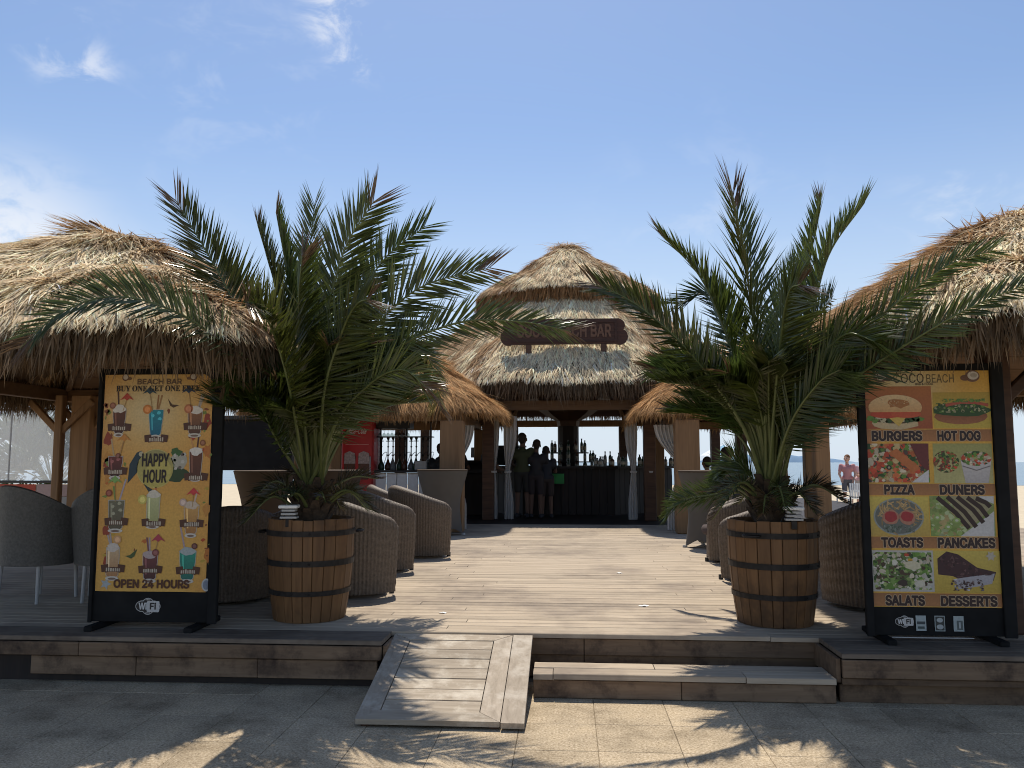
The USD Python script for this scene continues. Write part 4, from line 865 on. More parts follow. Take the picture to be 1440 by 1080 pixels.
scatter(pr, sg.box(x-.12, z+.055, x+.16, z+.08).intersection(c), 0, (GRN, (.16, .26, .06)), 26, 6, (.008, .015), 5.2); pr.put(qs)
pr = Print('printed_pizza'); c = rect(1221, 627, 1307, 682); pr.add(c, (.40, .22, .09), 2)
scatter(pr, c, 0, (TOM, (.55, .15, .05), (.55, .42, .2), GRN, DGR, CRM, (.45, .09, .04), (.07, .05, .04)), 150, 7, (.010, .034), 2.3)
x, z = QP(1290, 640); pr.add(sg.Polygon([QP(1281, 627), QP(1307, 627), QP(1307, 668), QP(1294, 655)]), (.14, .03, .03), 5); pr.add(sg.Polygon([QP(1250, 640), QP(1262, 634), QP(1296, 662), QP(1285, 668)]), (.5, .16, .05), 5.4); pr.add(sg.Polygon([QP(1283, 682), QP(1307, 664), QP(1307, 682)]), (.62, .60, .60), 5.2)
x, z = QP(1251, 661); pr.add(ell(x, z, .018, .016), (.03, .03, .03), 5.5); pr.add(ell(x, z, .008), (.35, .3, .2), 5.6); pr.put(qs)
pr = Print('printed_doner'); c = rect(1315, 627, 1396, 683); pr.add(c, (.34, .34, .12), 2, (.5, .46, .2))
x, z = QP(1332, 660); pr.add(sg.Polygon([(x-.08, z+.06), (x+.08, z+.06), (x+.055, z-.11), (x-.055, z-.11)]), (.45, .42, .18), 3); scatter(pr, ell(x, z+.035, .085, .075), 0, (DGR, GRN, TOM, (.28, .12, .05), (.15, .05, .03)), 60, 11, (.008, .02), 3.3)
x, z = QP(1374, 665); pr.add(sg.Polygon([(x-.10, z+.07), (x+.10, z+.07), (x+.075, z-.085), (x-.075, z-.085)]).intersection(c), (.60, .56, .54), 3.2, (.46, .43, .42)); scatter(pr, ell(x, z+.08, .10, .05).intersection(c), 0, (DGR, GRN, CRM, TOM), 45, 12, (.01, .022), 5)
pr.add(line([(x-.09, z+.03), (x, z+.0), (x+.09, z+.03)], .006), (.2, .18, .18), 5.8); pr.put(qs)
pr = Print('printed_toasts'); c = rect(1225, 702, 1306, 757); pr.add(c, (.62, .48, .10), 2, (.5, .34, .08)); x, z = QP(1264, 730)
pr.add(ell(x, z, .165, .125), (.30, .33, .30), 3); pr.add(ell(x, z, .155, .115), (.14, .15, .13), 3.2)
r_ = random.Random(6)
for k in range(60):
    a = r_.uniform(.1, PI-.1) if k < 45 else r_.uniform(0, 2*PI); q = r_.uniform(.08, .145); px_, pz_ = x+q*1.05*math.cos(a), z-.01+q*.85*math.sin(a); an = r_.uniform(0, PI)
    pr.add(line([(px_-.022*math.cos(an), pz_-.022*math.sin(an)), (px_+.022*math.cos(an), pz_+.022*math.sin(an))], .008), np.array((.45, .30, .13))*r_.uniform(.6, 1.3), 3.4+.01*k)
for dx in (-.052, .055): pr.add(blob(x+dx, z-.005, .054, .05, int(900*dx), .08), (.42, .20, .13), 4.4); pr.add(blob(x+dx, z, .042, .036, int(800*dx), .1), (.36, .035, .04), 4.6)
scatter(pr, sg.box(x-.10, z-.105, x+.10, z-.055), 0, ((.07, .10, .07), (.2, .24, .2)), 30, 14, (.006, .014), 4.2); pr.put(qs)
pr = Print('printed_pancakes'); c = rect(1309, 701, 1397, 757); pr.add(c, (.26, .30, .10), 2, (.22, .32, .08)); scatter(pr, rect(1309, 701, 1358, 757), 0, ((.25, .34, .10), (.40, .46, .24), (.18, .26, .06), (.42, .33, .14)), 60, 15, (.012, .03), 2.3)
pr.add(sg.Polygon([QP(1350, 757), QP(1397, 722), QP(1397, 757)]), (.60, .58, .55), 3.2); pr.add(sg.Polygon([QP(1372, 701), QP(1397, 701), QP(1397, 712)]), (.6, .58, .55), 3.2); pr.add(sg.Polygon([QP(1333, 701), QP(1376, 701), QP(1394, 716), QP(1366, 744), QP(1356, 744)]), (.34, .30, .17), 3.4)
for a, b in (((1318, 703), (1362, 746)), ((1332, 702), (1372, 744)), ((1346, 702), (1382, 738)), ((1360, 703), (1388, 730)), ((1372, 704), (1392, 716))): pr.add(line([QP(*a), QP((a[0]+b[0])/2+4, (a[1]+b[1])/2), QP(*b)], .03), (.035, .018, .015), 4)
for p in ((1318, 731), (1333, 744), (1345, 735)): pr.add(ell(*QP(*p), .024, .018), (.30, .42, .12), 4.2); pr.add(ell(*QP(*p), .011, .008), (.55, .58, .4), 4.4)
pr.put(qs)
pr = Print('printed_salad'); c = rect(1226, 777, 1311, 834); pr.add(c, (.50, .48, .42), 2); pr.add(blob(*QP(1268, 806), .19, .125, 5, .12).intersection(c), (.11, .17, .05), 2.15); scatter(pr, c.buffer(-.012), 0, (GRN, (.2, .32, .08), DGR, CRM, (.55, .52, .42), (.08, .05, .03), (.28, .36, .12)), 170, 17, (.010, .028), 2.3)
for p, q, cc in (((1283, 798), .05, (.62, .56, .38)), ((1279, 790), .016, (.65, .36, .05)), ((1240, 806), .022, CRM), ((1292, 823), .035, (.6, .56, .44)), ((1268, 822), .035, (.05, .035, .03)), ((1274, 783), .016, TOM)): pr.add(blob(*QP(*p), q, q*.6, int(p[0]), .2).intersection(c), cc, 5)
pr.put(qs)
pr = Print('printed_dessert'); c = rect(1313, 777, 1403, 835); pr.add(c, (.60, .46, .10), 2, (.52, .36, .06))
pr.add(sg.Polygon([QP(1317, 788), QP(1330, 778), QP(1346, 782), QP(1372, 800), QP(1398, 806), QP(1394, 818), QP(1360, 822), QP(1338, 812), QP(1318, 810)]), (.05, .02, .025), 3)
pr.add(sg.Polygon([QP(1340, 816), QP(1366, 812), QP(1396, 808), QP(1392, 822), QP(1372, 826), QP(1346, 830)]), (.40, .38, .40), 3.6); scatter(pr, sg.Polygon([QP(1318, 788), QP(1332, 780), QP(1372, 802), QP(1394, 810), QP(1340, 814)]), 0, ((.06, .02, .025), (.12, .06, .06), (.03, .012, .015)), 60, 19, (.008, .02), 4); scatter(pr, sg.box(*QP(1335, 832), *QP(1380, 816)), 0, ((.06, .03, .03), (.5, .47, .46), (.2, .16, .16)), 30, 21, (.006, .016), 4.6)
x, z = QP(1391, 784); pr.add(sa.translate(sg.Polygon([((.035 if i % 2 == 0 else .02)*math.cos(i*PI/6), (.035 if i % 2 == 0 else .02)*math.sin(i*PI/6)) for i in range(12)]), x, z), (.52, .46, .36), 5); pr.put(qs)
wifi_logo(rsn, QP(1268, 875)[0]+.01, QZ0+QP(1268, 875)[1], .125)
for k, px in enumerate((1293, 1319, 1345)):
    pr = Print('printed_sticker'); x, z = QP(px, 877); z += QZ0; pr.add(sg.box(x-.033, z-.05, x+.033, z+.05), (.36, .42, .42), 5)
    if k == 0: pr.add(sg.box(x-.026, z-.006, x+.026, z+.012), (.05, .07, .08), 6); pr.add(sg.box(x-.022, z-.036, x+.022, z-.02), (.06, .09, .09), 6)
    if k == 1: pr.add(sg.box(x-.028, z-.045, x+.028, z+.045), (.04, .05, .05), 6); pr.add(ell(x, z+.022, .02, .015), (.4, .44, .44), 7); pr.add(ell(x, z-.022, .022, .016), (.4, .44, .44), 7)
    if k == 2: pr.add(sg.box(x-.012, z-.04, x+.026, z+.02), (.10, .13, .13), 6); pr.add(sg.box(x-.0, z-.03, x+.012, z+.01), (.4, .44, .44), 7)
    pr.put(rsn)

# ------------------------------------------------------------------ barrels, spots, palms
def barrel(label, loc, rz=0):
    t = thing('half_barrel', label, 'barrel planter', loc, rz, 'wooden barrels holding palms'); N_ = 22; H = .755
    def rad(z): u = z/H; return .272+.056*u+.018*math.sin(PI*u)
    zs = np.linspace(0, H, 7); r = random.Random(8); cuts = np.cumsum([0]+[r.uniform(.75, 1.25) for _ in range(N_)]); cuts = cuts/cuts[-1]*2*PI
    for k in range(N_):
        a0, a1 = cuts[k]+.006, cuts[k+1]-.006; m = MB(); P = []; j = r.uniform(-.0025, .0025); jt = r.uniform(-.006, .006)
        for z in zs:
            zz = z+(jt if z == zs[-1] else 0); ro, ri = rad(z)+j, rad(z)-.026; b = .004/ro
            P.append([(ri*math.cos(a0), ri*math.sin(a0), zz), ((ro-.004)*math.cos(a0), (ro-.004)*math.sin(a0), zz), (ro*math.cos(a0+b), ro*math.sin(a0+b), zz), (ro*math.cos(a1-b), ro*math.sin(a1-b), zz), ((ro-.004)*math.cos(a1), (ro-.004)*math.sin(a1), zz), (ri*math.cos(a1), ri*math.sin(a1), zz), (ri*math.cos(a0), ri*math.sin(a0), zz)])
        P = np.array(P); v, f = grid(P.transpose(1, 0, 2)); m.add(v, f); top = P[-1][:6]; m.add(top, [[0, 1, 2], [0, 2, 3], [0, 3, 5], [3, 4, 5]])
        obj('stave', m.mesh(), STAVE, t)
    for z, h in ((.085+.13, .036), (.435, .042), (.655, .040)):
        v, f = lathe([(rad(z)+.0035, z-h/2), (rad(z)+.008, z-h/2), (rad(z)+.009, z+h/2), (rad(z)+.0035, z+h/2)], 40); obj('hoop', (v, f), IRON, t)
        for a in (-1.9, -1.5): 
            c = np.array([(rad(z)+.01)*math.cos(a), (rad(z)+.01)*math.sin(a), z]); s_ = trimesh.creation.icosphere(1, .007); obj('rivet', (s_.vertices+c, s_.faces), IRON, t)
    for sgn in (-1, 1):
        a = 0 if sgn > 0 else PI; c = np.array([math.cos(a), 0, 0]); an = np.linspace(-PI/2, PI/2, 10)
        pts = np.stack([(.345+.05*np.cos(an))*math.cos(a), .06*np.sin(an), np.full(10, .655)], 1); obj('handle', tubem(pts, .011, 7), IRON, t)
    P = np.array([[(rr*.30*math.cos(a), rr*.30*math.sin(a), .69+.03*meshkit.fbm(np.array([[rr*3*math.cos(a), rr*3*math.sin(a), 0.5]]), 3, 2)[0]+.04*(1-rr)) for a in np.linspace(0, 2*PI, 25)] for rr in np.linspace(.01, 1, 8)])
    obj('soil', grid(P.transpose(1, 0, 2)), SOIL, t, smooth=True)
    v, f = lathe([(0, .03), (rad(.03)-.027, .03)], 24); obj('bottom_board', (v, f), STAVE, t)
    return t
BL, BR = (-2.0, 6.22, DZ+.003), (1.535, 6.28, DZ+.003)
b1 = barrel('wooden half barrel planter beside the cocktail poster, holding the left palm', BL, .2)
b2 = dup(b1, 'wooden half barrel planter beside the food menu, holding the right palm', BR, .9, 'wooden barrels holding palms')
def uplight(label, loc, rz):
    t = thing('spotlight', label, 'spotlight', loc, rz, 'small spotlights clipped to the barrels')
    for k in range(3): obj('cooling_fin', boxm((-.06+.006*k, -.03, .012+.026*k), (.06-.006*k+.003, .05, .028+.026*k), .003), GREYP, t)
    obj('lamp_head', boxm((-.07, -.045, .088), (.07, .055, .112), .006), WHITE, t); obj('clip', boxm((-.02, -.02, -.05), (.02, -.008, .011), .003), IRON, t)
    an = np.linspace(0, 1, 10); obj('cable', tubem(np.stack([-.04-.05*an, .0*an+.05, .03+.12*an*(1-an)-.06*an], 1), .004, 6), BLACKP, t); return t
u1 = uplight('small white spotlight clipped to the rim of the left palm barrel', (-2.08, 5.92, 1.07), .1)
dup(u1, 'small white spotlight clipped to the rim of the right palm barrel', (1.61, 5.96, 1.07), -.1, 'small spotlights clipped to the barrels')

def bezier(pts, n):
    """smooth curve through the points (Catmull-Rom)"""
    p = np.asarray(pts, float); p = np.vstack([2*p[0]-p[1], p, 2*p[-1]-p[-2]]); out = []
    segs = len(p)-3
    for i in range(segs):
        for t in np.linspace(0, 1, max(2, n//segs), endpoint=(i == segs-1)):
            a, b, c, d = p[i:i+4]; out.append(.5*((2*b)+(-a+c)*t+(2*a-5*b+4*c-d)*t*t+(-a+3*b-3*c+d)*t**3))
    return np.array(out)
def frond(parent, pts, rs, pairs=58, Lm=.34, bare=.34, wid=.024, vang=.55, green=(.056, .078, .019), tipc=None, fold=0.0, roll=0.0, brown_tip=0.0):
    pairs = int(pairs*2.1); Lm = Lm*1.28; wid = wid*.82
    c = bezier(pts, 40); seg = np.linalg.norm(np.diff(c, axis=0), axis=1); s = np.concatenate([[0], np.cumsum(seg)]); Ltot = s[-1]; u = s/Ltot
    rad = .013*(1-u)**.8+.0025; rad[u < .12] *= 1.35
    fr = UsdGeom.Xform.Define(stage, numbered(parent.GetPath().pathString, 'frond')).GetPrim()
    mcol = np.array([.17, .20, .075]); v, f = tubem(c, rad, 5); cc = np.tile(mcol, (len(v), 1)); obj('rachis', (v, f), LEAF, fr, col=cc, smooth=True)
    m_ = pairs*2; q = bare+(1-bare)*np.repeat((np.arange(pairs)+.5)/pairs, 2)+rs.normal(0, .003, m_); q = np.clip(q, 0, .998); side = np.tile([1.0, -1.0], pairs)
    P = np.stack([np.interp(q, u, c[:, k]) for k in range(3)], 1); e = .02
    T_ = np.stack([np.interp(np.clip(q+e, 0, 1), u, c[:, k])-np.interp(np.clip(q-e, 0, 1), u, c[:, k]) for k in range(3)], 1); T_ /= np.linalg.norm(T_, axis=1, keepdims=True)
    ref = np.array([0, 0, 1.0]); B = np.cross(T_, ref); bn = np.linalg.norm(B, axis=1, keepdims=True); B = np.where(bn > .15, B/np.maximum(bn, 1e-6), [1.0, 0, 0]); U = np.cross(B, T_)
    if roll: B, U = B*math.cos(roll)+U*math.sin(roll), U*math.cos(roll)-B*math.sin(roll)
    qq = np.clip((q-bare)/(1-bare), 0, 1); Lf = Lm*(.50+.50*np.sin(np.clip(qq*1.1+.15, 0, 1)*PI*.84))*(1-.2*qq**3)*rs.uniform(.82, 1.12, m_)
    fwd = .55+.50*qq**1.5+rs.normal(0, .07, m_); va = vang+rs.uniform(-.5, .6, m_)*(1-.5*qq)
    out = side[:, None]*B*np.cos(va)[:, None]*(1-fold)+U*np.sin(va)[:, None]
    d1 = T_*np.sin(fwd)[:, None]+out*np.cos(fwd)[:, None]; d1 /= np.linalg.norm(d1, axis=1, keepdims=True)
    d2 = d1+np.array([0, 0, -1.0])*rs.uniform(.0, .14, (m_, 1))+T_*.08; d2 /= np.linalg.norm(d2, axis=1, keepdims=True)
    nrm = np.cross(d1, T_); nrm /= np.linalg.norm(nrm, axis=1, keepdims=True)+1e-9; wv = np.cross(d1, nrm); wv /= np.linalg.norm(wv, axis=1, keepdims=True)+1e-9
    w = (wid*(.6+.4*np.sin(qq*PI))*rs.uniform(.8, 1.15, m_))[:, None]; Lf = Lf[:, None]
    p0, p1, p2 = P, P+d1*Lf*.4, P+d1*Lf*.4+d2*Lf*.6; keel = nrm*w*.28
    V = np.stack([p0-wv*w*.25, p0+wv*w*.25, p1-wv*w*.5+keel, p1-keel*.4, p1+wv*w*.5+keel, p2], 1).reshape(-1, 3); b = np.arange(m_)[:, None]*6
    F = np.concatenate([b+[0, 3, 2], b+[0, 1, 3], b+[1, 4, 3], b+[2, 3, 5], b+[3, 4, 5]], 0)
    fvar = rs.uniform(.75, 1.3)*np.array([rs.uniform(.92, 1.2), 1.0, rs.uniform(.75, 1.05)]); brown_tip = max(brown_tip, rs.choice([0, 0, .04, .07]))
    col = np.array(green)*fvar*np.exp(rs.normal(0, .16, (m_, 1)))*np.array([1, 1, 1.0])
    if tipc is not None: k = np.clip((qq-.55)/.4, 0, 1)[:, None]; col = col*(1-k)+np.array(tipc)*k
    if brown_tip: k = (qq > 1-brown_tip)[:, None]; col = np.where(k, np.array([.12, .075, .04]), col)
    obj('leaflets', (V, F), LEAF, fr, col=np.repeat(col, 6, 0))
def trunk(parent, base, h, r0, rs):
    prof = [(r0*.8, 0), (r0, h*.25), (r0*.98, h*.6), (r0*.6, h*.95), (0, h)]; v, f = lathe(prof, 14, base); obj('trunk', (v, f), TRUNK, parent, smooth=True)
    for k in range(34):                                                 # stubs of cut leaf bases
        a = k*2.39996; z = h*(.12+.8*k/34); d = np.array([math.cos(a), math.sin(a), 0]); r = r0*(1-.35*max(0, (z/h-.55)/.45)); p = np.array(base)+d*r*.8+[0, 0, z]; q = p+d*.07+[0, 0, .085+.03*rs.rand()]
        sd = np.cross(d, [0, 0, 1.0]); w0, w1 = .045, .026; tt = .012; nrm = d
        V = np.array([p-sd*w0-nrm*tt, p+sd*w0-nrm*tt, p+sd*w0+nrm*tt, p-sd*w0+nrm*tt, q-sd*w1-nrm*tt, q+sd*w1-nrm*tt, q+sd*w1+nrm*tt, q-sd*w1+nrm*tt])
        obj('leaf_stub', (V, np.array([[0, 3, 2, 1], [4, 5, 6, 7], [0, 1, 5, 4], [1, 2, 6, 5], [2, 3, 7, 6], [3, 0, 4, 7]])), TRUNK, parent)
def palm(name, label, base, h, specs, seed, inner, group=None, dy=0.0, **kw):
    t = thing(name, label, 'palm', (0, 0, 0), 0, group); rs = np.random.RandomState(seed); base = np.array(base, float)
    trunk(t, tuple(base), h, .14, rs); crown = base+[0, 0, h]
    for sp in specs:
        opt = dict(roll=0.0 if 'fold' in sp[1] else 1.2); opt.update(sp[1])
        path = [crown+np.array([rs.uniform(-.05, .05), rs.uniform(-.05, .05), -.1])]+[at(px, py, Y+dy) for px, py, Y in sp[0]]
        frond(t, path, rs, **{**kw, **opt})
    for k in range(13):                                                 # withered short leaves round the base
        a = k*2.39996+1.0; Lf = rs.uniform(.28, .5); d = np.array([math.cos(a), math.sin(a), 0]); p0 = base+[0, 0, h*rs.uniform(.35, .8)]+d*.1
        frond(t, [p0, p0+d*Lf*.5+[0, 0, Lf*.28], p0+d*Lf+[0, 0, Lf*rs.uniform(-.25, .25)]], rs, pairs=14, Lm=.13, bare=.2, wid=.014, green=(.05, .042, .022) if k % 3 else (.04, .06, .022))
    for k in range(inner):                                              # the dense middle of the crown
        a = k*2.39996+seed; up = rs.uniform(.55, 1.0); Lf = rs.uniform(.75, 1.25); d = np.array([math.cos(a), math.sin(a), 0])
        p0 = crown+d*.05; p1 = p0+d*Lf*.28*(1.1-up*.6)+[0, 0, Lf*(.25+.3*up)]; p2 = p0+d*Lf*.62*(1.15-up*.5)+[0, 0, Lf*(.34+.52*up)]; p3 = p0+d*Lf*(1.12-.45*up)+[0, 0, Lf*(.36+.56*up)]
        frond(t, [p0, p1, p2, p3], rs, pairs=40, Lm=.27, bare=.40, roll=rs.uniform(-.6, .6), **kw)
    return t
Yl = 6.2
L_specs = [([(395, 590, 6.2), (355, 480, 6.15), (305, 380, 6.1), (247, 281, 6.0)], dict(pairs=64, Lm=.36, vang=.25)),
  ([(412, 540, 6.5), (395, 430, 6.7), (362, 316, 6.8)], dict(fold=.55, Lm=.30)), ([(420, 520, 6.4), (408, 410, 6.5), (388, 298, 6.5)], dict(fold=.6, Lm=.28)),
  ([(428, 520, 6.6), (432, 400, 6.9), (442, 287, 7.1)], dict(fold=.1)), ([(440, 560, 5.9), (458, 450, 5.7), (485, 350, 5.6), (525, 284, 5.55)], dict(pairs=66, Lm=.38, vang=.2)),
  ([(460, 540, 6.2), (495, 440, 6.2), (540, 365, 6.2), (598, 318, 6.2)], dict(Lm=.33, vang=.35)), ([(470, 560, 6.0), (520, 470, 5.9), (590, 405, 5.8), (690, 376, 5.75)], dict(Lm=.34, vang=.45)),
  ([(480, 590, 5.9), (545, 500, 5.6), (640, 455, 5.4), (730, 452, 5.25), (803, 466, 5.2)], dict(pairs=66, Lm=.24, vang=.5, wid=.02)), ([(480, 560, 6.4), (545, 485, 6.6), (600, 500, 6.8), (620, 578, 6.9)], dict(tipc=(.24, .20, .07), Lm=.26)),
  ([(400, 590, 5.9), (340, 505, 5.5), (250, 440, 5.05), (160, 417, 4.8), (85, 440, 4.68), (28, 490, 4.6)], dict(pairs=72, Lm=.25, vang=.4, wid=.019, green=(.075, .10, .04))),
  ([(395, 600, 6.5), (340, 530, 6.8), (280, 500, 7.0), (230, 520, 7.1)], {}), ([(390, 620, 5.8), (362, 560, 5.6), (335, 530, 5.5), (312, 545, 5.4)], dict(Lm=.2)),
  ([(470, 600, 5.7), (520, 540, 5.4), (565, 520, 5.2), (600, 545, 5.1)], dict(Lm=.28)), ([(455, 560, 5.5), (480, 470, 5.2), (500, 430, 4.9), (520, 420, 4.6)], {}), ([(410, 560, 5.5), (385, 470, 5.2), (360, 430, 4.9), (345, 425, 4.6)], {}),
  ([(440, 540, 6.9), (470, 440, 7.4), (500, 390, 7.8)], {}), ([(425, 540, 5.7), (420, 430, 5.4), (425, 360, 5.2)], {})]
palm('date_palm', 'young date palm in the left wooden barrel, one frond crossing the bar sign', (BL[0], BL[1], 1.0), .34, L_specs, 51, 46)
R_specs = [([(1060, 590, 6.0), (1025, 480, 6.0), (985, 390, 6.0), (928, 328, 6.0)], dict(pairs=60, Lm=.27, vang=.3, fold=.25)), ([(1075, 580, 5.8), (1062, 470, 5.7), (1048, 370, 5.65), (1030, 270, 5.6)], dict(pairs=66, Lm=.42, vang=.12, brown_tip=.1)),
  ([(1105, 560, 6.2), (1122, 450, 6.3), (1140, 360, 6.35), (1155, 283, 6.4)], dict(fold=.45, Lm=.28, green=(.075, .11, .03))), ([(1115, 570, 6.0), (1140, 460, 5.95), (1165, 360, 5.9), (1216, 285, 5.9)], dict(fold=.4, Lm=.30, green=(.06, .095, .03))),
  ([(1050, 610, 5.8), (1005, 540, 5.6), (950, 475, 5.4), (890, 425, 5.3), (832, 398, 5.25)], dict(pairs=64, Lm=.28, vang=.3)), ([(1065, 560, 6.3), (1040, 470, 6.5), (1000, 412, 6.6), (952, 428, 6.7)], dict(Lm=.28)),
  ([(1050, 610, 6.0), (1015, 555, 6.0), (965, 520, 6.0), (915, 520, 6.0)], dict(Lm=.25, vang=.2, green=(.07, .12, .03))), ([(1120, 580, 5.8), (1170, 500, 5.35), (1250, 435, 4.85), (1330, 375, 4.65), (1395, 352, 4.55)], dict(pairs=60, Lm=.21, vang=.4, wid=.02)),
  ([(1125, 600, 5.7), (1190, 540, 5.15), (1290, 475, 4.7), (1370, 430, 4.45), (1452, 396, 4.35)], dict(pairs=64, Lm=.20, vang=.4, wid=.02)), ([(1120, 600, 6.2), (1170, 530, 6.4), (1230, 490, 6.6), (1290, 500, 6.8)], {}),
  ([(1115, 590, 5.6), (1150, 510, 5.2), (1190, 470, 4.95), (1230, 480, 4.75)], {}), ([(1090, 560, 5.5), (1100, 460, 5.2), (1110, 410, 4.9), (1125, 400, 4.6)], {}), ([(1110, 620, 5.9), (1140, 560, 5.9), (1170, 535, 5.8), (1200, 545, 5.7)], dict(Lm=.2)),
  ([(1060, 690, 6.3), (1010, 695, 6.5), (955, 705, 6.7), (938, 725, 6.8)], dict(Lm=.16, bare=.4, wid=.014)), ([(1055, 670, 6.5), (1030, 650, 6.7), (1000, 690, 6.9)], dict(Lm=.2, bare=.3)),
  ([(1085, 560, 6.4), (1095, 440, 6.8), (1120, 370, 7.1)], {}), ([(1100, 560, 6.2), (1125, 470, 6.4), (1170, 420, 6.7)], {}), ([(1110, 600, 5.4), (1150, 540, 5.0), (1180, 520, 4.7)], {})]
palm('date_palm', 'young date palm in the right wooden barrel beside the food menu', (BR[0], BR[1], 1.0), .34, R_specs, 52, 46, dy=.26)

# ------------------------------------------------------------------ seats and tables
def tub_chair():
    t = thing('rattan_tub_chair', 'x', 'chair'); A = 2.05; nphi = 230
    ph = np.linspace(-A, A, nphi); U = []
    h = .62+.20*np.clip(np.cos(ph*.78), 0, 1)**1.4; q_ = np.clip(1-(A-np.abs(ph))/.30, 0, 1); h = h-.12*(1-np.sqrt(1-q_**2))
    th_ = .062; endk = np.clip((A-np.abs(ph))/.10, 0, 1)**.5
    npf = 34; P = np.zeros((nphi, npf+1, 3))
    for i in range(nphi):
        p = ph[i]; a = -PI/2+p                                           # back towards -y
        ex, ey = .385, .40; H = h[i]; k = max(.05, endk[i]); tt = th_*k
        prof = []
        for z in np.linspace(.03, H-tt, 16): prof.append((.012+.05*(z/H)-.02*(z/H)**3+tt-.055, z))
        for b in np.linspace(0, PI, 9)[1:-1]: prof.append((.042-.055+tt*math.cos(b)+.0, H-tt+tt*math.sin(b)*1.0))
        for z in np.linspace(H-tt, .30, 12): prof.append((.042-.055-tt, z))
        prof = np.array(prof)[:npf]
        if i == 0: npf = len(prof); P = np.zeros((nphi, npf+1, 3))
        d = np.arange(npf); wv = .0045*np.sin(i*PI*.5+0*d)*1.0+.003*np.sin(i*PI*.5)*np.cos(d*PI)
        r = prof[:, 0]+np.where(prof[:, 0] > prof[:, 0].mean()-.02, wv, wv*.4)
        P[i, :npf, 0] = (ex+r)*math.cos(a); P[i, :npf, 1] = (ey+r)*math.sin(a)+.02; P[i, :npf, 2] = prof[:, 1]
        P[i, npf] = P[i, npf-1]
    v, f = grid(P[:, :npf]); obj('woven_shell', (v, f), RATTAN, t, smooth=50)
    m = MB()
    for s in (0, nphi-1):
        q = P[s, :npf]; c = q.mean(0); m.add(np.vstack([q, c]), [[npf, j, j+1] if s else [npf, j+1, j] for j in range(npf-1)])
    obj('arm_end', m.mesh(), RATTAN, t)
    an = np.linspace(-A, A, 40); ring = np.stack([.33*np.cos(-PI/2+an), .345*np.sin(-PI/2+an)+.02, np.full(40, .30)], 1); xs0 = ring[0]; 
    pf = np.array([[x, .345*math.sin(-PI/2+A)+-.03+.10*math.cos((x/.3)*PI/2*.9), z] for x in np.linspace(ring[-1, 0], ring[0, 0], 14) for z in np.linspace(.04, .32, 8)]).reshape(14, 8, 3); obj('front_panel', grid(pf), RATTAN, t, smooth=True)
    cu = m3.CrossSection.circle(.31, 40).extrude(.11) if False else None
    v, f = lathe([(0, .30), (.26, .30), (.285, .33), (.285, .375), (.265, .405), (.2, .415), (0, .42)], 28, (0, .0, 0)); obj('seat_cushion', (v, f), CUSH, t, smooth=50)
    for x, y in ((-.24, -.22), (.24, -.22), (-.24, .22), (.24, .22)): v, f = lathe([(0, 0), (.022, 0), (.022, .045), (0, .045)], 10, (x, y, 0)); obj('foot', (v, f), BLACKP, t)
    return t
ch0 = tub_chair(); CG = 'round rattan tub chairs on the deck'
seats = [(-1.98, 7.45, -PI/2+.7, 'rattan tub chair just behind the left palm barrel', 1.11), (-2.10, 9.05, -PI/2+.6, 'rattan tub chair with sunlit ribbed rim, second behind the left barrel', 1.12), (-1.86, 10.4, -PI/2+.5, 'rattan tub chair third behind the left barrel, nearest the grey stretch table', 1.09),
  (1.84, 8.62, PI/2-.4, 'rattan tub chair with pale arm just behind the right palm barrel', 1.0), (1.92, 10.15, PI/2-.2, 'rattan tub chair beside the grey stretch table right of the walkway', 1.02), (2.62, 7.05, .25, 'rattan tub chair with light rope rim between right barrel and food menu', 1.16),
  (-3.1, 8.7, PI/2+.2, 'rattan tub chair in shade under the left pavilion, facing the walkway chairs', 1.0), (3.3, 9.2, PI/2, 'rattan tub chair in deep shade under the right pavilion', 1.0), (-3.0, 7.0, .5, 'rattan tub chair in dark shade right behind the cocktail poster', 1.0), (-2.98, 10.0, PI/2, 'rattan tub chair facing the third walkway chair across the beige table', 1.0), (-2.5, 11.75, -PI/2+.3, 'rattan tub chair between the third walkway chair and the tall grey table', 1.05)]
for i, (x, y, a, lab, s_) in enumerate(seats):
    if i == 0:
        UsdGeom.Xform(ch0).GetOrderedXformOps()[0].Set(mtx((x, y, DZ+.003), a, s_)); tag(ch0, lab, None, CG)
    else: dup(ch0, lab, (x, y, DZ+.003), a, CG, s_)
def stretch_table(label, loc, rz, mt, mt_top, r=.42, H=1.06):
    t = thing('covered_table', label, 'table', loc, rz, None); nth, nz = 64, 22; P = np.zeros((nth+1, nz, 3))
    for i in range(nth+1):
        a = i*2*PI/nth; lobe = abs(math.cos(2*a))**3.0
        for j in range(nz):
            u = j/(nz-1); zl = .02+.09*(1-lobe); z = H-(H-zl)*u
            w = r*(1-.36*math.sin(min(1, u*1.35)*PI/2)**1.2); foot = .34*lobe+.255*(1-lobe); k = max(0, (u-.35)/.65)**1.4; rr = w*(1-k)+foot*k
            P[i, j] = (rr*math.cos(a), rr*math.sin(a), z)
    obj('stretch_cover', grid(P.transpose(0, 1, 2)), mt, t, smooth=True); v, f = lathe([(0, H+.012), (r-.015, H+.012), (r+.004, H+.004), (r+.004, H-.015)], 40); obj('table_top', (v, f), mt_top, t, smooth=40)
    for k in range(4):
        a = k*PI/2; v, f = lathe([(0, 0), (.035, 0), (.03, .03), (0, .03)], 10, (.35*math.cos(a), .35*math.sin(a), 0)); obj('foot', (v, f), GREYP, t)
    return t
stretch_table('tall table under grey stretch cover at the left edge of the walkway, before the bar', (-2.08, 13.25, DZ+.003), .1, STRETCH, BEIGE)
stretch_table('tall table under grey stretch cover at the right edge of the walkway', (1.97, 11.6, DZ+.003), .1, STRETCH, BEIGE)
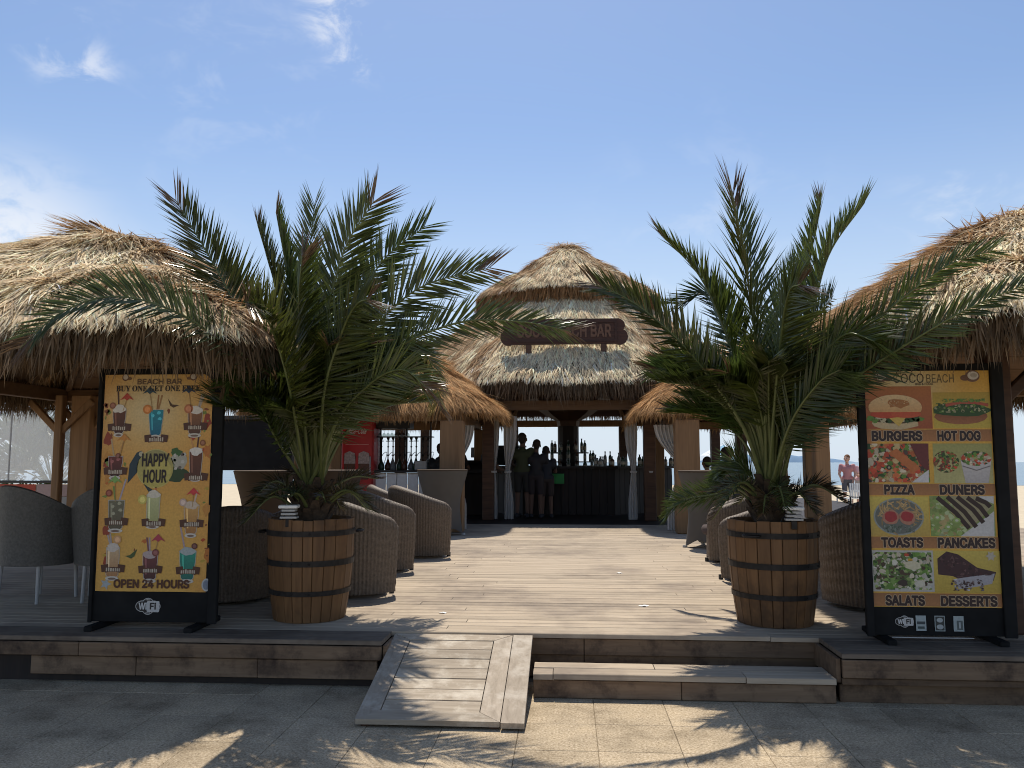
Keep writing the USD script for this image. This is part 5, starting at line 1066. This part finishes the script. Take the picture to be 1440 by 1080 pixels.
stretch_table('tall table under beige cover before the red fridge', (-3.5, 11.9, DZ+.003), .4, BEIGE, BEIGE)
stretch_table('tall table under beige cover below the black slat screen', (-4.3, 11.2, DZ+.003), .2, BEIGE, BEIGE)
def armchair():
    t = thing('grey_armchair', 'x', 'chair'); A = 1.75; n_ = 60; ph = np.linspace(-A, A, n_); P = np.zeros((n_, 16, 3))
    for i, p in enumerate(ph):
        H = .66+.28*math.cos(p*.55)**3; 
        for j in range(16):
            u = j/15
            if u < .45: z = .30+(H-.30)*u/.45; r = .0
            elif u < .6: z = H+.015*math.sin((u-.45)/.15*PI); r = -.04*(u-.45)/.15
            else: z = H-(H-.42)*(u-.6)/.4; r = -.04
            fl = .05*(z-.34)/.5
            P[i, j] = ((.31+r+fl)*math.cos(-PI/2+p), (.30+r+fl)*math.sin(-PI/2+p), z)
    obj('woven_back', grid(P), RATTANG, t, smooth=50); v, f = lathe([(0, .33), (.25, .33), (.27, .35), (.27, .42), (.25, .43), (0, .43)], 28); obj('seat', (v, f), RATTANG, t); v, f = lathe([(0, .432), (.23, .432), (.25, .45), (.24, .485), (.2, .495), (0, .50)], 28); obj('seat_cushion', (v, f), CUSH, t)
    for x, y in ((-.2, -.19), (.2, -.19), (-.19, .18), (.19, .18)): m = MB(); m.tube([(x*1.06, y*1.06, 0), (x, y, .37)], [.013, .017], 8); obj('leg', m.mesh(), GREYP, t)
    return t
ac = armchair(); AG = 'grey woven armchairs left of the cocktail poster'
arms = [(-4.62, 6.85, PI*.92, 'grey woven armchair at the left edge of the picture, back turned', 1.04), (-4.0, 6.95, -2.7, 'grey woven armchair half hidden by the left side of the cocktail poster', 1.04), (-4.85, 8.5, .4, 'grey woven armchair further back under the left pavilion', 1.05)]
for i, (x, y, a, lab, s_) in enumerate(arms):
    a = a-PI
    if i == 0: UsdGeom.Xform(ac).GetOrderedXformOps()[0].Set(mtx((x, y, DZ+.003), a, s_)); tag(ac, lab, None, AG)
    else: dup(ac, lab, (x, y, DZ+.003), a, AG, s_)

# ------------------------------------------------------------------ left background: vinyl windows, windbreak, hazy palm
vw = thing('vinyl_window', 'milky clear vinyl sheet hanging at the back of the left pavilion', 'vinyl sheet')
P = np.array([[(x, 10.25+.02*math.sin(x*5), z) for z in np.linspace(1.26, 2.18, 8)] for x in np.linspace(-8.4, -6.42, 40)]); obj('clear_sheet', grid(P), VINYL, vw, smooth=True)
obj('bottom_rail', boxm((-8.4, 10.22, 1.225), (-5.6, 10.28, 1.255), .006), BLACKP, vw); obj('top_rail', boxm((-8.4, 10.22, 2.185), (-6.42, 10.28, 2.21), .006), BLACKP, vw)
for x in (-7.4,): obj('seam', boxm((x, 10.2, 1.26), (x+.015, 10.215, 2.18)), GREYP, vw)
wb = thing('windbreak_banner', 'low red, green and white windbreak cloth below the vinyl window', 'windbreak'); m = MB()
def wbp(pts, c): 
    v, f = trimesh.creation.triangulate_polygon(sg.Polygon(pts), engine='earcut'); v = np.asarray(v); return np.stack([v[:, 0], np.full(len(v), 10.2), v[:, 1]], 1), np.asarray(f)[:, ::-1], c
for pts, c, nm in (([(-8.4, 1.05), (-7.0, 1.05), (-7.0, 1.21), (-8.4, 1.21)], (.42, .07, .04), 'red_cloth'), ([(-6.99, 1.05), (-6.4, 1.05), (-6.4, 1.21), (-6.99, 1.21)], (.42, .30, .28), 'pale_cloth'), ([(-8.4, .4), (-5.6, .4), (-5.6, 1.045), (-8.4, 1.045)], (.34, .34, .33), 'grey_cloth')):
    v, f, c = wbp(pts, c); obj(nm, (v, f), PAINT, wb, col=np.tile(c, (len(v), 1)))
v, f, c = wbp([(-7.55, 1.06), (-7.25, 1.06), (-7.42, 1.2)], (.06, .22, .08)); v[:, 1] -= .004; obj('green_triangle', (v, f), PAINT, wb, col=np.tile(c, (len(v), 1)))
for x in (-8.0, -6.8, -5.7): obj('stake', tubem([(x, 10.24, DZ), (x, 10.24, 1.22)], .02, 8), POSTW, wb)
rsb = np.random.RandomState(77)
tb = thing('garden_palm', 'hazy palm growing on the beach, seen through the vinyl window', 'palm'); base = np.array([-10.6, 16.0, 0.0]); trunk(tb, tuple(base), 1.0, .2, rsb)
for k in range(26):
    a = k*2.39996; up = rsb.uniform(.0, 1.0); Lf = rsb.uniform(1.6, 2.2); d = np.array([math.cos(a), math.sin(a), 0]); p0 = base+[0, 0, .95]
    frond(tb, [p0, p0+d*Lf*.3+[0, 0, Lf*(.2+.3*up)], p0+d*Lf*.65+[0, 0, Lf*(.22+.5*up)], p0+d*Lf*(1-.3*up)+[0, 0, Lf*(.0+.62*up)]], rsb, pairs=46, Lm=.45, wid=.03)
hedge = thing('beach_shrub', 'dark leafy shrub at the foot of the hazy beach palm', 'shrub'); m = MB(); rsh = np.random.RandomState(5); nl = 2600
P = np.stack([rsh.normal(-10.4, .9, nl), rsh.normal(15.3, .5, nl), np.abs(rsh.normal(.5, .35, nl))], 1); d = rsh.normal(0, 1, (nl, 3)); d /= np.linalg.norm(d, axis=1, keepdims=True)
V, F, C = strands(P, d, np.cross(d, [.3, .2, 1.0]), np.full(nl, .16), np.full(nl, .04), np.array([.06, .085, .035])*np.exp(rsh.normal(0, .25, (nl, 1))), rsh); obj('foliage', (V, F), LEAF, hedge, col=C, kind='stuff')
obj('stem', tubem([(-10.4, 15.3, 0), (-10.4, 15.3, .6)], .04, 7), TRUNK, hedge)

# ------------------------------------------------------------------ people
def person(label, loc, rz, J, shirt, legs, skin=(.26, .15, .10), hair=(.03, .02, .015), s=1.0, bare_legs=True, kind=None):
    """J: joints in metres for a 1.75 m figure; one continuous body, with hair and clothes as children"""
    t = thing('person', label, 'person', loc, rz, None, None, s)
    def bones(lst, seg=10):
        out = []
        for a, b, ra_, rb_ in lst: out.append((m3.Manifold.sphere(ra_, seg).translate(tuple(map(float, a)))+m3.Manifold.sphere(rb_, seg).translate(tuple(map(float, b)))).hull())
        return m3.Manifold.batch_boolean(out, m3.OpType.Add)
    g = {k: np.array(v, float) for k, v in J.items()}
    n_, hd = g['neck'], g['head']; B = [(g['pelvis']+[-.07, 0, 0], g['pelvis']+[.07, 0, 0], .105, .105), (g['pelvis'], g['chest']-[0, 0, .08], .11, .115), (g['chest']+[-.1, 0, .03], g['chest']+[.1, 0, .03], .105, .105), (g['chest']+[0, 0, .1], n_, .075, .052), (n_, hd-[0, 0, .04], .052, .055)]
    fdir = np.array([math.sin(J.get('look', 0)), math.cos(J.get('look', 0)), 0.0]); sdir = np.array([fdir[1], -fdir[0], 0])
    B += [(hd+[0, 0, .03], hd-fdir*.02+[0, 0, .04], .085, .09), (hd+fdir*.025-[0, 0, .05], hd+fdir*.02, .062, .082), (hd+fdir*.085+[0, 0, .015], hd+fdir*.112-[0, 0, .022], .012, .017), (hd+fdir*.055-[0, 0, .085], hd+fdir*.062-[0, 0, .075], .032, .032)]
    for sg_ in (-1, 1): B.append((hd+sdir*sg_*.085+[0, 0, .02], hd+sdir*sg_*.092-[0, 0, .025], .017, .012))
    sleeves, trou = [], []
    for S in 'LR':
        sh, el, wr = g['sh'+S], g['el'+S], g['wr'+S]; hp, kn, an = g['hip'+S], g['kn'+S], g['an'+S]
        B += [(sh, el, .056, .043), (el, wr, .042, .029), (hp, kn, .088, .058), (kn, an, .055, .036), (an, an+fdir*.15-[0, 0, .045], .036, .03), (an-[0, 0, .035], an+fdir*.17-[0, 0, .05], .034, .026)]
        d = wr-el; d /= np.linalg.norm(d); q = np.cross(d, [0.0, 0, 1.0]); q = q/np.linalg.norm(q) if np.linalg.norm(q) > .1 else np.array([1.0, 0, 0]); pm = wr+d*.085; B += [(wr, pm-q*.02, .024, .018), (wr, pm+q*.022, .024, .017)]
        dn = np.array([0, 0, -1.0])-d*d@np.array([0, 0, -1.0])*0
        for k, (o, ln) in enumerate(((-.030, .060), (-.010, .075), (.010, .072), (.029, .055))):
            a_ = pm+q*o; b_ = a_+d*ln*.55+dn*.008; c_ = b_+d*ln*.4+dn*.02; B += [(a_, b_, .0095, .009), (b_, c_, .009, .007)]
        ax = wr+d*.03-q*.028; B += [(ax, ax-q*.03+d*.025, .011, .010), (ax-q*.03+d*.025, ax-q*.03+d*.055+dn*.012, .010, .008)]
        sleeves.append((sh, sh+(el-sh)*.62, .068, .058)); trou.append((hp+[0, 0, .02], hp+(kn-hp)*(.8 if bare_legs else 1), .104, .083))
        if not bare_legs: trou.append((kn, kn+(an-kn)*.95, .076, .06))
    def out(man, ln=.03, it=6):
        mm = man.refine_to_length(ln).to_mesh(); tm = trimesh.Trimesh(mm.vert_properties[:, :3], mm.tri_verts, process=True); trimesh.smoothing.filter_taubin(tm, iterations=it); return np.array(tm.vertices), np.array(tm.faces)
    def put(nm, vf, c): obj(nm, vf, SKIN, t, smooth=True, col=np.tile(np.array(c, float), (len(vf[0]), 1)))
    put('body', out(bones(B), .025), skin)
    put('shirt', out(bones([(g['pelvis']+[-.07, 0, .04], g['pelvis']+[.07, 0, .04], .122, .122), (g['pelvis']+[0, 0, .04], g['chest'], .128, .135), (g['chest']+[-.1, 0, .03], g['chest']+[.1, 0, .03], .122, .122), (g['chest']+[0, 0, .06], g['chest']+[0, 0, .13], .10, .085), (g['chest']+[-.1, 0, .05], g['shL'] if g['shL'][0] < 0 else g['shR'], .10, .07), (g['chest']+[.1, 0, .05], g['shR'] if g['shL'][0] < 0 else g['shL'], .10, .07)]+sleeves), .04), shirt)
    put('trousers' if not bare_legs else 'shorts', out(bones([(g['pelvis']+[-.07, 0, 0], g['pelvis']+[.07, 0, 0], .118, .118)]+trou), .04), legs)
    put('hair', out(bones([(hd+[0, 0, .05]-fdir*.02, hd+[0, 0, .06]-fdir*.035, .094, .092), (hd-fdir*.05+[0, 0, .0], hd-fdir*.045-[0, 0, .035], .075, .06)]), .03), hair)
    for S in 'LR':
        an = g['an'+S]; put('shoe', out(bones([(an-[0, 0, .03]-fdir*.04, an+fdir*.16-[0, 0, .042], .05, .042), (an-[0, 0, .048]-fdir*.05, an+fdir*.17-[0, 0, .05], .036, .034)]), .03), (.03, .03, .035))
    for sg_ in (-1, 1): e = trimesh.creation.icosphere(1, .012); vf = (e.vertices+hd+fdir*.086+sdir*sg_*.033+[0, 0, .012], e.faces); put('eye', vf, (.04, .03, .03))
    e = boxm((-.022, -.004, -.004), (.022, .004, .004)); put('mouth', (e[0]@np.array([sdir, fdir, [0, 0, 1.0]])+hd+fdir*.098-[0, 0, .055], e[1]), (.3, .12, .1))
    return t
def stand(lean=0.0, look=0.0, armf=.0):
    return dict(pelvis=(0, 0, .95), chest=(0, lean*.6, 1.28), neck=(0, lean+.01, 1.50), head=(0, lean+.04, 1.64), look=look, shL=(-.19, lean*.8, 1.41), shR=(.19, lean*.8, 1.41), elL=(-.25, lean*.8+.05+armf*.2, 1.14), elR=(.25, lean*.8+.05+armf*.15, 1.14), wrL=(-.2, lean+.16+armf*.45, 1.0+armf*.18), wrR=(.2, lean+.16+armf*.45, 1.0+armf*.18), hipL=(-.09, 0, .92), hipR=(.09, 0, .92), knL=(-.1, .03, .5), knR=(.1, .01, .5), anL=(-.11, 0, .085), anR=(.11, -.02, .085))
def sit(seat=.48, lean=.0, look=0.0, armf=.3):
    b = seat+.1; return dict(pelvis=(0, 0, b), chest=(0, lean*.6, b+.33), neck=(0, lean+.01, b+.55), head=(0, lean+.05, b+.69), look=look, shL=(-.19, lean*.8, b+.46), shR=(.19, lean*.8, b+.46), elL=(-.26, lean+.1, b+.2), elR=(.26, lean+.1, b+.2), wrL=(-.14, lean+.32, b+.2+armf*.3), wrR=(.14, lean+.32, b+.2), hipL=(-.09, 0, b-.02), hipR=(.09, 0, b-.02), knL=(-.13, .42, b), knR=(.13, .42, b), anL=(-.13, .42, .085), anR=(.13, .42, .085))
FZ = DZ+.003
person('person in olive shirt standing tallest of the three at the bar counter', (-.99, 17.35, FZ), 0, stand(.06, .3, .5), (.05, .055, .025), (.03, .028, .025), (.14, .08, .055), s=1.02)
person('person in dark shirt standing between two others at the bar counter', (-.70, 17.30, FZ), -.1, stand(.1, -.3, .6), (.03, .027, .027), (.04, .03, .03), (.14, .08, .055), s=.94)
person('person shortest of the three, leaning on the bar counter', (-.47, 17.42, FZ), .1, stand(.16, .2, .9), (.03, .03, .035), (.05, .035, .03), (.14, .08, .055), s=.86)
person('person in dark clothes standing behind the left curtain of the bar, facing right', (-1.75, 17.25, FZ), -.9, stand(.05, .2, .4), (.02, .02, .022), (.03, .03, .03), (.14, .08, .055), s=.93, bare_legs=False)
person('person in dark clothes leaning over the dome of the display cabinet', (-2.45, 17.0, FZ), -.3, stand(.22, -.2, .8), (.025, .022, .022), (.03, .03, .035), (.14, .08, .055), s=.92, bare_legs=False)
person('person in black seated under the right shelter, seen from the side', (2.72, 14.5, FZ), -.75, sit(.52, .1, .2, .7), (.012, .012, .013), (.03, .03, .04), s=1.0, bare_legs=False)
person('person with small dark head seated further back under the right shelter', (2.72, 16.0, FZ), .2, sit(.46, .05, -.2), (.22, .10, .09), (.04, .04, .05), s=.93)
person('person in pink top with tied hair standing on the beach', (9.05, 27.0, 0.0), 2.8, stand(0, .4), (.48, .22, .22), (.10, .10, .12), (.5, .3, .22), (.16, .07, .03), s=.98)
person('person in pale pink vest standing on the beach by the white chairs', (9.55, 27.3, 0.0), 3.4, stand(.12, -.8, .5), (.60, .38, .38), (.4, .36, .33), (.5, .3, .22), (.12, .05, .03), s=.94)
person('person in black working beside the shisha counter', (-2.42, 14.55, FZ), -.3, dict(stand(.28, .4, .5)), (.012, .012, .013), (.02, .02, .022), s=.86, bare_legs=False)
# stools for the seated
def stool(label, loc):
    t = thing('stool', label, 'stool', loc); v, f = lathe([(0, .43), (.17, .43), (.18, .445), (.17, .47), (0, .475)], 20); obj('seat', (v, f), DARKW, t)
    for a in (0.8, 2.4, 3.9, 5.5): obj('leg', tubem([(.19*math.cos(a), .19*math.sin(a), 0), (.13*math.cos(a), .13*math.sin(a), .43)], .016, 7), DARKW, t)
stool('dark stool under the person in black, right shelter', (2.72, 14.5, FZ)); stool('dark stool under the person further back, right shelter', (2.72, 16.0, FZ))

# ------------------------------------------------------------------ beach things seen through the openings
um = thing('beach_umbrella', 'blue and white beach umbrella on the sand beyond the right shelter', 'umbrella', (7.6, 40.0, 0))
obj('pole', tubem([(0, 0, 0), (0, 0, 2.35)], .025, 7), WHITE, um)
for k in range(8):
    a0, a1 = k*PI/4, (k+1)*PI/4; P = np.array([[(r*math.cos(a), r*math.sin(a), 2.35-.55*(r/1.2)**1.4) for r in np.linspace(.01, 1.2, 6)] for a in np.linspace(a0, a1, 4)]); v, f = grid(P); obj('canopy_panel', (v, f), PAINT, um, smooth=True, col=np.tile((.10, .28, .42) if k % 2 else (.62, .66, .68), (len(v), 1)))
def beach_chair(label, loc, rz, WHITE=WHITE, name='white_chair', group='white chairs on the beach'):
    t = thing(name, label, 'chair', loc, rz, group); m = MB()
    obj('seat', boxm((-.26, -.24, .42), (.26, .26, .45), .01), WHITE, t)
    for k in range(6): obj('back_slat', boxm((-.24+k*.083, -.27, .45), (-.24+k*.083+.05, -.245, .88), .005), WHITE, t)
    for s in (-1, 1): obj('armrest', boxm((s*.27-.025, -.24, .63), (s*.27+.025, .26, .655), .006), WHITE, t)
    for x, y in ((-.25, -.22), (.25, -.22), (-.25, .24), (.25, .24)): obj('leg', tubem([(x*1.1, y*1.1, 0), (x, y, .43 if y < 0 else .63)], .02, 7), WHITE, t)
    return t
bc = beach_chair('white slatted beach chair before the two people in pink', (8.3, 24.6, 0), .4)
dup(bc, 'white slatted beach chair right of the other one, by the people in pink', (8.95, 24.4, 0), -.5, 'white chairs on the beach')
dc = beach_chair('dark slatted chair in front of the white beach chairs', (7.3, 20.6, 0), .8, BLACKP, 'dark_chair', 'dark chairs by the beach'); dup(dc, 'dark slatted chair nearest the food menu, before the white beach chairs', (7.9, 20.9, 0), -.4, 'dark chairs by the beach', 1.1)
# scraps of paper on the deck
for i, (px, py, lab) in enumerate(((872, 806, 'tiny white paper scrap in the middle of the sunny deck'), (622, 862, 'tiny white paper scrap near the left barrel shadow'), (905, 852, 'tiny white paper scrap near the right barrel shadow'))):
    d = dirof(px, py); p = CAM+d*((DZ+.004-CAM[2])/d[2]); q = blob(0, 0, .035, .018, 60+i, .4, 9); v, f = trimesh.creation.triangulate_polygon(q, engine='earcut'); v = np.asarray(v)
    obj('paper_scrap', (np.stack([v[:, 0]+p[0], v[:, 1]+p[1], np.full(len(v), DZ+.006)+.004*np.sin(v[:, 0]*200)], 1), np.asarray(f)), WHITE, label=lab, cat='paper scrap')
